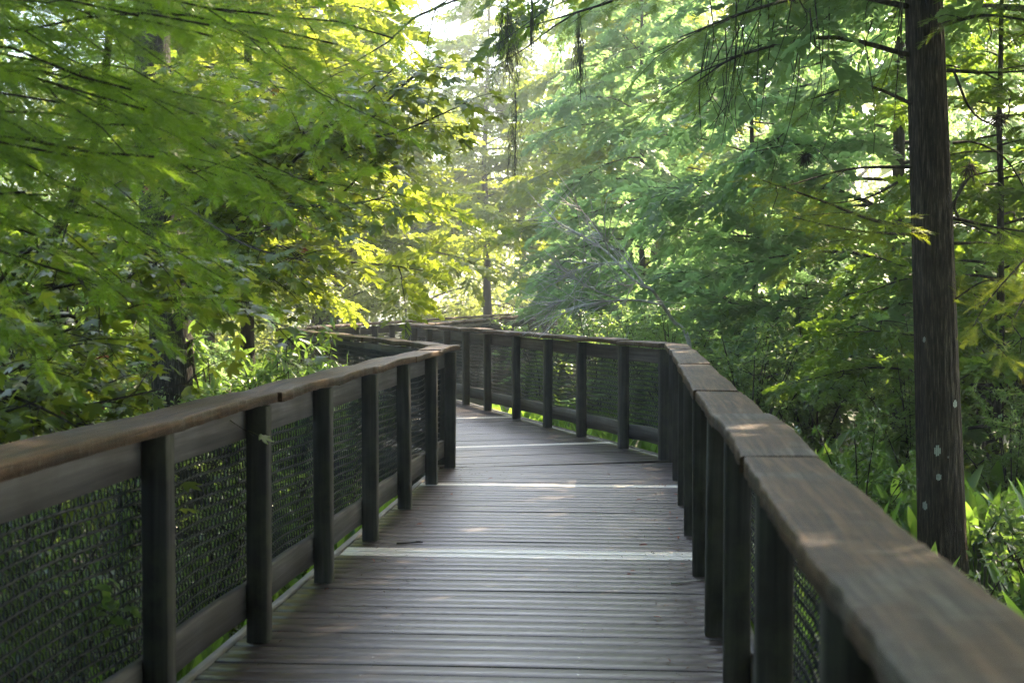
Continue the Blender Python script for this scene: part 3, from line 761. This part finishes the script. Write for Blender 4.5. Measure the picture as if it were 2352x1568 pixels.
# ------------------------------------------------------------------ near cypress on the left, its trunk outside the frame
def left_cypress():
    rng = np.random.default_rng(31); wood, leaf = Acc(), Acc()
    b = np.array([-3.3, 4.4, GZ])
    root = empty('cypress_tree', tuple(b)); tag(root, 'near soft green cypress whose low boughs hang over the left railing', 'tree', 'cypress trees of the swamp forest')
    zt = np.linspace(0, 12, 24); A = Acc()
    tube(A, np.column_stack([.02 * np.sin(zt), .02 * zt, zt]), .17 * (1 - .07 * zt) + .03, 14)
    link('trunk', A.mesh('trunk', True), M_bark, root)
    tips = [(690, 60, 5.2), (520, 270, 5.0), (650, 340, 5.6), (380, 200, 4.5), (300, 70, 4.3), (560, 420, 5.8), (270, 400, 4.6),
            (120, 330, 4.2), (480, 120, 4.8), (150, 150, 4.0), (330, 480, 5.2), (100, 500, 4.6), (40, 690, 4.3), (600, 0, 5.0), (760, 100, 5.9),
            (40, 60, 3.9), (220, 260, 4.4), (420, 330, 5.0), (180, 560, 4.7), (400, 30, 4.5), (60, 420, 4.1), (900, 60, 6.6), (820, 10, 6.2), (110, 240, 4.2), (330, 150, 4.6), (560, 180, 5.3)]
    for (x, y, Z) in tips:
        e = at(x, y, Z) - b; st = np.array([0, .02, max(.6, e[2] + rng.uniform(-.15, .35))])
        m = (st + e) / 2 + np.array([0, 0, .1]) + rng.normal(0, .06, 3)
        P = spline([st, m, e], 14); P[1:, :] += np.cumsum(rng.normal(0, .02, (13, 3)), 0)
        feather_limb(wood, leaf, P, .006, rng, SPRF, 11, (.22, .42), start=.3, droop=.08)
    for i in range(40):
        h = 3.6 + 8 * ((i + rng.random()) / 40); L_ = 3.3 * (1 - .55 * (h - 3.6) / 8) * rng.uniform(.7, 1.1)
        feather_limb(wood, leaf, limb_path([0, .02 * h, h], i * 2.399, L_, .25, .25, rng), .03, rng, SPR, 8, (.4, .7))
    link('branch', wood.mesh('branch', True), M_bark, root); link('crown', leaf, M_cypN, root)
left_cypress()

# ------------------------------------------------------------------ maples on the left
def maple_limb(wood, leaf, old, path, r0, rng, dens=7, tw=(.15, .42), size=(.045, .075), start=.2, r1=.003):
    n = len(path); tube(wood, path, np.linspace(r0, r1, n), 5)
    seg = np.linalg.norm(np.diff(path, axis=0), axis=1); Ls = np.concatenate([[0], np.cumsum(seg)]); L_ = Ls[-1]
    g = np.gradient(path, axis=0)
    k = max(3, int(L_ * dens))
    for q in range(k):
        t = min(.995, start + (1 - start) * (q + rng.random()) / k) if q else .995
        p = np.array([np.interp(t * L_, Ls, path[:, c]) for c in range(3)]); d0 = unit(np.array([np.interp(t * L_, Ls, g[:, c]) for c in range(3)]))
        s = rng.choice([-1, 1]); side = unit(np.cross(d0, [0, 0, 1.0]))
        d = unit(d0 * .8 + side * s * rng.uniform(.3, 1) + np.array([0, 0, rng.normal(-.05, .3)])); l_ = rng.uniform(*tw)
        T = p + d * l_ * np.linspace(0, 1, 5)[:, None]; T[:, 2] -= .25 * l_ * np.linspace(0, 1, 5) ** 2
        tube(wood, T, np.linspace(.003, .0015, 5), 3)
        m = rng.integers(5, 11); tt = rng.uniform(.15, 1, m)
        P = p + d * l_ * tt[:, None]; P[:, 2] -= .25 * l_ * tt ** 2
        D = d * .6 + rng.normal(0, .65, (m, 3)); D[:, 2] = rng.normal(-.28, .3, m)
        nr = np.column_stack([rng.normal(0, .38, m), rng.normal(0, .38, m), np.ones(m)])
        S = rng.uniform(*size, m); w_ = rng.integers(0, 4, m); Mx = frames(D, nr) * S[:, None, None]
        dead = rng.random(m) < .003
        for i in range(4):
            kk = (w_ == i) & ~dead; leaf.inst(MAP[i], Mx[kk], P[kk])
            kk = (w_ == i) & dead
            for q_ in np.nonzero(kk)[0]: old.append((i, Mx[q_:q_ + 1], P[q_:q_ + 1]))

def maple(label, base, trunk_pts, r, limbs, fill, seed, bark, size=(.045, .075)):
    rng = np.random.default_rng(seed); wood, leaf, old = Acc(), Acc(), []
    b = np.array([*base, GZ]); root = empty('maple_tree', tuple(b)); tag(root, label, 'tree', 'maples of the left bank')
    A = Acc(); tp = spline(trunk_pts, 24); z = tp[:, 2]
    tube(A, tp, r * (1 - .6 * z / max(z)) + .25 * r * np.exp(-z / .3), 14); link('trunk', A.mesh('trunk', True), bark, root)
    for pts, r0, dens in limbs:
        maple_limb(wood, leaf, old, spline([at(*p) - b for p in pts], 14), r0, rng, dens, size=size)
    for (xr, yr, zr, n) in fill:
        for i in range(n):
            e = at(rng.uniform(*xr), rng.uniform(*yr), rng.uniform(*zr)) - b
            h = min(max(.5, e[2] - rng.uniform(-.2, .7)), max(z) * .95)
            st = np.array([np.interp(h, z, tp[:, c]) for c in range(3)])
            m = (st + e) / 2 + rng.normal(0, .12, 3) + [0, 0, .12]
            maple_limb(wood, leaf, old, spline([st, m, e], 12), .014, rng, 8, size=size, start=.35)
    link('branch', wood.mesh('branch', True), M_bark, root); link('crown', leaf, M_maple, root)
    for i, m_, p_ in [q for q in old if q[2][0, 0] + b[0] < lineL(q[2][0, 1] + b[1]) - .3][:26]:
        A = Acc(); A.inst(MAP[i], m_, p_); link('withered_leaf', A, M_mapleR, root)
    return root
maple('maple with thick dark lichen flecked trunk behind the left railing', (-2.70, 12.0), [(0, 0, 0), (.0, 0, .8), (-.05, 0, 2), (-.2, .1, 4), (-.1, .2, 9)], .2,
      [([(480, 610, 9.5), (700, 350, 8.8), (900, 310, 8.2), (1070, 240, 7.9)], .014, 9), ([(620, 500, 9.0), (800, 330, 8.4), (960, 170, 8.2), (1030, 160, 8.0)], .012, 9), ([(480, 430, 8.6), (640, 470, 8), (800, 470, 7.7), (900, 450, 7.5)], .012, 9),
       ([(420, 470, 9), (560, 560, 8.2), (700, 600, 7.8)], .01, 9), ([(500, 560, 9.4), (740, 480, 9), (880, 350, 8.6), (1000, 290, 8.2)], .012, 9)],
      [((420, 900), (150, 560), (8.0, 11.5), 30), ((470, 720), (520, 660), (8.5, 11), 9), ((700, 1020), (150, 320), (7.6, 9), 9)], 41, M_bark_lichen)
maple('young maple with a slanting stem and pale green leaves near the left railing', (-2.6, 6.0), [(-.1, 0, 0), (0, .05, 1.2), (.35, .3, 1.9), (.75, .5, 2.6), (.9, .5, 3.6)], .035,
      [([(130, 640, 6.2), (270, 560, 6.2), (420, 640, 6.0), (590, 705, 6.0)], .009, 10), ([(0, 800, 6), (150, 760, 5.8), (260, 720, 5.7)], .008, 10),
       ([(0, 960, 5.9), (200, 930, 5.8), (430, 880, 6.0)], .008, 10), ([(0, 900, 5.4), (100, 940, 5.2), (210, 1000, 5.1)], .008, 10), ([(200, 700, 6.2), (330, 620, 6.1), (450, 590, 6.0)], .008, 10)],
      [((-60, 270), (560, 980), (5.2, 6.6), 20), ((100, 260), (850, 960), (6.0, 7.0), 6), ((250, 480), (560, 660), (6, 7), 5)], 42, M_bark)

# ------------------------------------------------------------------ shrubs, herbs and marsh plants
SH = {'mid': shrub_meshes(51, 2.0, 1.0, 13, 5200, .06), 'dark': shrub_meshes(52, 2.3, 1.1, 11, 3400, .07, mat=M_shrubD), 'low': shrub_meshes(53, 1.0, .7, 9, 1800, .07, mat=M_shrubD),
      'herb': shrub_meshes(54, 1.5, .5, 11, 1300, .12, LEAFN, M_herb), 'gold': shrub_meshes(55, 4.2, 1.5, 11, 4200, .06, mat=M_gold), 'bright': shrub_meshes(56, 2.0, 1.0, 10, 2600, .085, mat=M_herb)}
def shrub(kind, x, y, rz, s, label, group='shrubs of the swamp undergrowth', name='shrub', cat='shrub'):
    st, fo = SH[kind]
    return put(name, [('stem', st), ('foliage', fo)], (x, y, GZ), rz, s, label, cat, group)
def bank(kind, spots, label, group):
    for i, (x, y, s) in enumerate(spots): shrub(kind, x, y, i * 1.7, s, label, group)
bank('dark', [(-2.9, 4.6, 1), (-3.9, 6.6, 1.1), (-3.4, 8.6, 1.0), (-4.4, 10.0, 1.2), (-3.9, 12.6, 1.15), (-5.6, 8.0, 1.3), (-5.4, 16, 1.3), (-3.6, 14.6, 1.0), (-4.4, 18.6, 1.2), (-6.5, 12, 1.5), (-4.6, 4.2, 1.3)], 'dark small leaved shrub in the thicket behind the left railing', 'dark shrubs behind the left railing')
bank('mid', [(-2.5, 9.6, .8), (-2.4, 7.4, .75), (-3.2, 10.6, .9), (-2.35, 14.4, .8), (-2.9, 17.4, .8)], 'leafy green shrub standing close behind the left railing', 'green shrubs close to the left railing')
bank('low', [(-1.95, 3.6, 1), (-1.85, 4.6, .9), (-1.9, 5.6, 1), (-1.75, 6.7, .9), (-1.7, 8.0, .9), (-1.6, 9.3, .9), (-1.5, 10.6, .9), (-2.6, 2.7, 1.2), (-2.7, 3.7, 1.2), (-2.8, 5.4, 1.2)], 'low shrub seen through the mesh of the left railing', 'low shrubs outside the left railing')
bank('herb', [(-1.75, 11.9, 1), (-1.45, 12.6, .95), (-2.1, 12.9, 1.1), (-1.9, 13.6, 1.1), (-1.35, 13.4, .85), (-2.4, 12.2, 1.1)], 'leafy herb with narrow leaves growing up behind the left railing corner', 'herbs behind the left railing corner')
bank('mid', [(2.5, 15.6, .95), (3.3, 16.6, 1.05), (2.0, 18.2, 1.0), (1.2, 20.4, 1.0), (.5, 22.6, .95), (4.2, 15.2, 1.0), (2.9, 19.2, 1.1), (1.9, 22.6, 1.1), (5.2, 16.6, 1.2), (3.9, 18.6, 1.2), (5.6, 13.6, 1.0), (4.7, 13.4, .8), (5.9, 12.0, .75), (3.6, 13.4, .8), (4.1, 12.2, .7)], 'broad leaved shrub in the brush beyond the middle railing', 'shrubs beyond the middle railing')
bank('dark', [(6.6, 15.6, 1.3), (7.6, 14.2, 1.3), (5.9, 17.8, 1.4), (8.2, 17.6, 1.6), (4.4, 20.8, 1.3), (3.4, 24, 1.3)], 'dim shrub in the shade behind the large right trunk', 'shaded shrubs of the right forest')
bank('gold', [(6.4, 18.6, 1), (7.6, 16.4, 1.05), (8.6, 19.4, 1.2), (5.6, 16.0, .7)], 'tall thin leaved golden bush lit through at the right edge', 'golden bushes at the right edge')
bank('bright', [(4.25, 10.6, .55), (2.55, 10.9, .6), (4.6, 11.6, .6)], 'small bright bush with oval leaves beside the large right trunk', 'bright bushes beside the large trunk')
bank('low', [(3.0, 8.3, 1.0), (3.25, 7.6, .9), (2.7, 7.3, .8)], 'low bush with small glossy leaves below the right railing', 'low bushes at the lower right')

def marsh_mesh(seed, n=16, H=.9):
    rng = np.random.default_rng(seed); st, lf = Acc(), Acc(); Ps, Ds, Ns, Ss = [], [], [], []
    for i in range(n):
        a = rng.uniform(0, 6.28); lean = rng.uniform(.05, .32); h = H * rng.uniform(.35, .75); r_ = rng.uniform(.02, .16)
        o = np.array([math.cos(a), math.sin(a), 0]); p0 = o * r_; p1 = p0 + o * lean * h + [0, 0, h]
        tube(st, spline([p0, (p0 + p1) / 2 - o * .02, p1], 5), np.linspace(.009, .005, 5), 4)
        l_ = rng.uniform(.26, .42); d = o * rng.uniform(.1, .55) + np.array([rng.normal(0, .15), rng.normal(0, .15), 1.0])
        Ps.append(p1); Ds.append(d); Ns.append(-o + rng.normal(0, .5, 3)); Ss.append(l_)
    lf.inst(BLADE, frames(np.array(Ds), np.array(Ns)) * np.array(Ss)[:, None, None], np.array(Ps))
    s_, l_ = st.mesh('stalk', True), lf.mesh('leaf', True); s_.materials.append(M_marsh); l_.materials.append(M_marsh)
    return s_, l_
MR = [marsh_mesh(61), marsh_mesh(62, 20, 1.0), marsh_mesh(63, 13, .8)]
rngm = np.random.default_rng(64)
def marsh(spots, label, group, s=(.8, 1.15)):
    for (x, y) in spots:
        m = MR[rngm.integers(0, 3)]
        put('marsh_plant', [('stalk', m[0]), ('leaf', m[1])], (x, y, GZ), rngm.uniform(0, 6.28), rngm.uniform(*s), label, 'marsh plant', group)
sp = []
while len(sp) < 130:
    y = rngm.uniform(5.2, 14.5); x = lineR(y) + .45 + rngm.uniform(0, 1) ** 1.4 * 3.6
    if (x - 3.02) ** 2 + (y - 10.3) ** 2 > .12 and not (abs(x - .294 * y) < .3 and 8.3 < y < 10.4) and all((x - a) ** 2 + (y - b) ** 2 > .045 for a, b in sp): sp.append((x, y))
marsh(sp, 'broad leaved bright green marsh plant standing outside the right railing', 'marsh plants right of the walk', (.6, .92))
sp = []
d_ = unit(np.array(R2) - np.array(R1)); o_ = np.array([-d_[1], d_[0]]) * (-1)
while len(sp) < 34:
    p = np.array(R1) + d_ * rngm.uniform(-.2, 8.5) + o_ * rngm.uniform(.4, 1.7)
    if all((p[0] - a) ** 2 + (p[1] - b) ** 2 > .05 for a, b in sp): sp.append(tuple(p))
marsh(sp, 'bright green marsh plant showing under the middle railing', 'marsh plants behind the middle railing', (.6, .8))
sp = [(lineL(y) - rngm.uniform(.35, .6), y) for y in np.arange(3.2, 12.6, .45)]
marsh(sp, 'green marsh plant at the foot of the left railing', 'marsh plants along the left railing', (.5, .68))

# ------------------------------------------------------------------ bleached dead branch, hanging moss, air plants
def dead_tree():
    rng = np.random.default_rng(71); A = Acc(); b = np.array([2.05, 16.9, GZ])
    root = empty('dead_tree', tuple(b)); tag(root, 'leafless bleached grey tree leaning left above the middle railing', 'dead tree')
    B = Acc(); tube(B, spline([np.zeros(3), at(1585, 800, 16.9) - b, at(1545, 735, 16.8) - b, at(1500, 668, 16.6) - b], 12), np.linspace(.030, .018, 12), 8)
    link('trunk', B.mesh('trunk', True), M_dead, root)
    for pts, r in (([(1500, 668), (1450, 640), (1400, 585), (1340, 545), (1280, 510), (1235, 470)], .022), ([(1400, 585), (1385, 545), (1350, 500), (1320, 470)], .012), ([(1480, 655), (1440, 600), (1400, 560), (1360, 520)], .014),
                   ([(1520, 700), (1460, 690), (1400, 692), (1345, 700), (1285, 722)], .018), ([(1430, 692), (1370, 668), (1320, 640), (1285, 632)], .014), ([(1430, 692), (1350, 690), (1300, 690), (1260, 705)], .01),
                   ([(1420, 605), (1380, 605), (1330, 620), (1290, 625)], .012), ([(1465, 650), (1435, 655), (1400, 640)], .008)):
        Zs = np.linspace(16.6, 16.6 + rng.normal(0, .5), len(pts)); P = spline([at(x, y, z) - b for (x, y), z in zip(pts, Zs)], 16)
        tube(A, P, np.linspace(r * .85, r * .25, 16), 5)
        for q in range(20):
            i = rng.integers(3, 15); d = unit(unit(P[i] - P[i - 1]) + rng.normal(0, .55, 3)); l_ = rng.uniform(.18, .7)
            T = P[i] + d * l_ * np.linspace(0, 1, 5)[:, None] + np.cumsum(rng.normal(0, .012, (5, 3)), 0); T[0] = P[i]
            tube(A, T, np.linspace(.0065, .003, 5), 3)
    link('branch', A.mesh('branch', True), M_dead, root)
dead_tree()
def moss(px, y0, y1, Z, wd, n, label, seed, thick=.0022):
    rng = np.random.default_rng(seed); p = at(px, y0, Z); A = Acc(); Ln = (y1 - y0) / F * Z
    for i in range(n):
        s0 = rng.uniform(0, .55) * Ln; l_ = min(Ln - s0, Ln * rng.uniform(.2, .6)); m = 12
        t = np.linspace(0, 1, m); bulge = math.sin(math.pi * min(1, (s0 + .3 * l_) / Ln))
        P = np.column_stack([rng.normal(0, wd * .6) * bulge + np.cumsum(rng.normal(0, wd * .22, m)), rng.normal(0, wd * .6) * bulge + np.cumsum(rng.normal(0, wd * .22, m)), -s0 - l_ * t])
        tube(A, P, np.full(m, thick), 3)
    t = np.linspace(0, 1, 20); tube(A, np.column_stack([np.cumsum(rng.normal(0, wd * .06, 20)), 0 * t, -Ln * t * .96]), np.linspace(.006, .002, 20), 4)
    o = link('spanish_moss', A, M_moss, None, loc=tuple(p)); tag(o, label, 'hanging moss', 'strands of spanish moss')
moss(1166, -10, 215, 9.4, .05, 70, 'longest dark strand of moss hanging at the top centre', 81)
moss(1222, -10, 130, 9.0, .012, 14, 'thin dark strand of moss just right of the longest one', 82)
moss(1328, 30, 235, 10.5, .028, 46, 'pale grey strand of moss against the green trees', 83)
moss(1184, 215, 420, 9.9, .035, 34, 'wispy pale moss trailing below the longest strand', 84, .0014)
def air_plant(px, py, Z, r, label, seed):
    rng = np.random.default_rng(seed); A = Acc(); p = at(px, py, Z)
    for i in range(90):
        d = unit(rng.normal(0, 1, 3) + np.array([0, 0, -.15])); l_ = r * rng.uniform(.6, 1.5); t = np.linspace(0, 1, 6)
        P = d * l_ * t[:, None]; P[:, 2] -= l_ * .5 * t ** 2
        tube(A, P, np.linspace(.004, .001, 6), 3)
    o = link('air_plant', A, M_bark, None, loc=tuple(p)); tag(o, label, 'air plant', 'air plants in the right branches')
air_plant(2290, 275, 10.1, .10, 'largest dark tuft of air plant in the twigs right of the large trunk', 91)
air_plant(2225, 385, 10.1, .07, 'smaller dark air plant tuft hanging lowest beside the large trunk', 92)
air_plant(1848, 360, 9.8, .055, 'dry brown tuft hanging on the twigs left of the large trunk', 93)

# litter on the deck
def litter():
    rng = np.random.default_rng(95)
    for (x, y, Ln, ang, lab) in ((1578, 1342, .17, .2, 'pale curved twig lying on the planks near the right posts'), (940, 1251, .15, .02, 'dark straight twig lying on the planks at the left')):
        Z = HC * F / (y - 689); A = Acc(); t = np.linspace(-.5, .5, 9)
        P = np.column_stack([t * Ln, .02 * np.sin(t * 4), .006 + 0 * t]); tube(A, P, np.linspace(.006, .003, 9), 6)
        P2 = P[5] + np.array([[0, 0, 0], [.02, .015, .004], [.045, .022, .004]]); tube(A, P2, [.003, .0025, .0015], 4)
        p = at(x, y, Z); o = link('fallen_twig', A, M_dead if 'pale' in lab else M_bark, None, loc=(p[0], p[1], .002), rot=(0, 0, ang)); tag(o, lab, 'twig')
    for i in range(46):
        side = rng.random() < .75
        y = rng.uniform(4.4, 12.5); x = (lineR(y) - abs(rng.normal(.08, .22)) - .06) if rng.random() < .6 else (lineL(y) + abs(rng.normal(.08, .2)) + .06)
        A = Acc(); A.inst(LEAFN if rng.random() < .6 else LEAF, frames(np.array([[rng.normal(), rng.normal(), 0.05]]), np.array([[rng.normal(0, .3), rng.normal(0, .3), 1.0]])) * rng.uniform(.025, .055), np.array([[0, 0, .006]]))
        o = link('fallen_leaf', A, M_mapleR, None, loc=(x, y, .006)); tag(o, 'small dry brown leaf lying on the weathered planks', 'leaf', 'dry leaves on the planks')
litter()
def needles():
    rng = np.random.default_rng(97); A = Acc(); n = 700
    y = rng.uniform(3.6, 13, n); lft = rng.random(n) < .42
    off = np.abs(rng.normal(0, .2, n)) + .05
    x = np.where(lft, lineL(y) + off, lineR(y) - off)
    a = rng.uniform(0, 6.28, n); D = np.column_stack([np.cos(a), np.sin(a), 0 * a])
    A.inst(LEAFN, frames(D, np.column_stack([rng.normal(0, .15, n), rng.normal(0, .15, n), np.ones(n)])) * rng.uniform(.008, .035, n)[:, None, None], np.column_stack([x, y, np.full(n, .005)]))
    o = link('leaf_litter', A, leaf_mat('litter_leaf', [(.05, .025, .012), (.11, .06, .03), (.19, .13, .07)], (.1, .06, .02), .1, .8, .2)); tag(o, 'brown needles and leaf bits scattered along the edges of the planks', 'litter', kind='stuff')
needles()

# ------------------------------------------------------------------ distance: broad sunlit trees and the far wood
def broad_tree_meshes(seed, H=11, rad=3.4, clumps=60, per=170, size=.2, mat=M_far):
    rng = np.random.default_rng(seed); wood, leaf = Acc(), Acc()
    tube(wood, np.column_stack([.1 * np.sin(np.linspace(0, 3, 10)), 0 * np.linspace(0, 1, 10), np.linspace(0, H * .8, 10)]), np.linspace(.22, .05, 10), 9)
    Ps, Ds = [], []
    for i in range(clumps):
        h = rng.uniform(.1, 1) * H; pr = rad * math.sqrt(max(.08, 1 - ((h / H - .45) / .62) ** 2)); a = rng.uniform(0, 6.28); r_ = pr * math.sqrt(rng.uniform(.1, 1))
        c = np.array([r_ * math.cos(a), r_ * math.sin(a), h]); s_ = rng.uniform(.5, 1.1) * rad * .26
        tube(wood, spline([(0, 0, h * .7), c * [.5, .5, .9], c], 6), np.linspace(.05, .012, 6), 4)
        v = rng.normal(0, 1, (per, 3)); v = unit(v) * rng.uniform(.35, 1, (per, 1)) ** .5
        Ps.append(c + v * s_ * [1.25, 1.25, .75]); Ds.append(v + rng.normal(0, .6, (per, 3)) + [0, 0, -.3])
    Ps, Ds = np.concatenate(Ps), np.concatenate(Ds); n = len(Ps)
    leaf.inst(LEAF, frames(Ds, np.column_stack([rng.normal(0, .6, n), rng.normal(0, .6, n), np.ones(n)])) * (size * rng.uniform(.6, 1.3, n))[:, None, None], Ps)
    w_, l_ = wood.mesh('trunk', True), leaf.mesh('crown'); w_.materials.append(M_bark); l_.materials.append(mat)
    return w_, l_
BT = [broad_tree_meshes(101, 9, 3.4), broad_tree_meshes(102, 7.5, 3.8)]
for i, (x, y, rz, s, lab) in enumerate([(-6.2, 47, 0, 1.0, 'rounded sunlit tree left of the far railing'), (-3.6, 56, 1, 1.0, 'hazy sunlit tree straight beyond the walk'), (-8.5, 40, 2, 1.0, 'bright leafy tree behind the yellow cypress'),
                                       (.6, 66, 3, 1.25, 'palest hazy tree at the end of the view'), (5.4, 58, 4, 1.6, 'pale hazy tree behind the blue green cypress'), (-13, 52, 5, 1.3, 'broad tree at the far left'), (11, 50, 1, 1.4, 'broad tree at the far right'), (-4.6, 36, 4, .62, 'small sunlit tree beside the far left railing')]):
    put('broadleaf_tree', [('trunk', BT[i % 2][0]), ('crown', BT[i % 2][1])], (x, y, GZ), rz, s, lab, 'tree', 'sunlit trees beyond the walk')
def far_wood():
    rng = np.random.default_rng(111); A = Acc(); Ps, Ds = [], []
    for i in range(620):
        a = rng.uniform(0, 2 * np.pi); d = rng.uniform(30, 85)
        x, y = d * math.sin(a), d * math.cos(a)
        if y > 0 and abs(x + 1) < 9 and d < 68: continue
        if y > 0 and abs(x) < 8: top = 7
        else: top = 10
        h = rng.uniform(0, top); s_ = rng.uniform(1.6, 3.2); per = 110
        v = unit(rng.normal(0, 1, (per, 3))) * rng.uniform(.3, 1, (per, 1)) ** .5
        Ps.append(np.array([x, y, h]) + v * s_ * [1.2, 1.2, .8]); Ds.append(v + rng.normal(0, .6, (per, 3)))
    Ps, Ds = np.concatenate(Ps), np.concatenate(Ds); n = len(Ps)
    Ps[:, 2] = np.maximum(Ps[:, 2], GZ + .1)
    A.inst(LEAF, frames(Ds, rng.normal(0, .6, (n, 3)) + [0, 0, .8]) * (rng.uniform(.35, .7, n))[:, None, None], Ps)
    o = link('far_wood', A, M_far); tag(o, 'pale mass of far woodland closing off the view', 'woodland', kind='stuff')
far_wood()
# out-of-view trees added around and behind the viewer to block light off the walk
for i, (x, y, rz, s) in enumerate([(-3.4, -1.0, 0, 1.0), (2.6, -2.5, 1, 1.05), (-2.6, -5.5, 2, 1.1), (3.6, 2.4, 3, 1.0), (6.2, 6.2, 4, 1.1), (-5.8, 2.0, 5, 1.2), (1.6, -7.5, .5, 1.1), (6.2, 0, 2.4, 1.2), (-1.5, -10, 1, 1.1), (3.8, -6.2, 4, 1), (-5.5, -5, 2.2, 1.1), (6.5, -7, .2, 1.2), (4.9, 4.4, 1.2, 1.0), (4.6, 12.6, 2.2, 1.05), (5.7, 8.2, 3.1, 1.0)]):
    cyp(CYH, x, y, rz, s, 'added out-of-view cypress that shades the walk', 'added shade cypresses around the viewer')

for i, (x, y, rz, s) in enumerate([(-2.5, -9, 0, 1.0), (2.4, -10, 1, 1.05), (0, -13, 2, 1.2), (5.2, -4.5, 3, 1.0), (-5.6, -3, 4, 1.1)]):  # unseen full crowns added to keep light off the post faces
    cyp(CY[i % 3], x, y, rz, s, 'added unseen cypress that blocks light from behind the viewer', 'added shade cypresses around the viewer')

# ------------------------------------------------------------------ haze
def haze():
    A = Acc(); box(A, (0, 40, 8), 340, 340, 22)
    m, nt, out = new_mat('haze_air')
    p = N(nt, 'ShaderNodeVolumePrincipled'); p.inputs['Color'].default_value = (.86, .93, .88, 1); p.inputs['Density'].default_value = HAZE
    p.inputs['Anisotropy'].default_value = .7
    nt.links.new(p.outputs[0], out.inputs['Volume'])
    o = link('haze', A, m); tag(o, 'pale morning haze between the trees', 'haze', kind='stuff')
HAZE = .0031
haze()
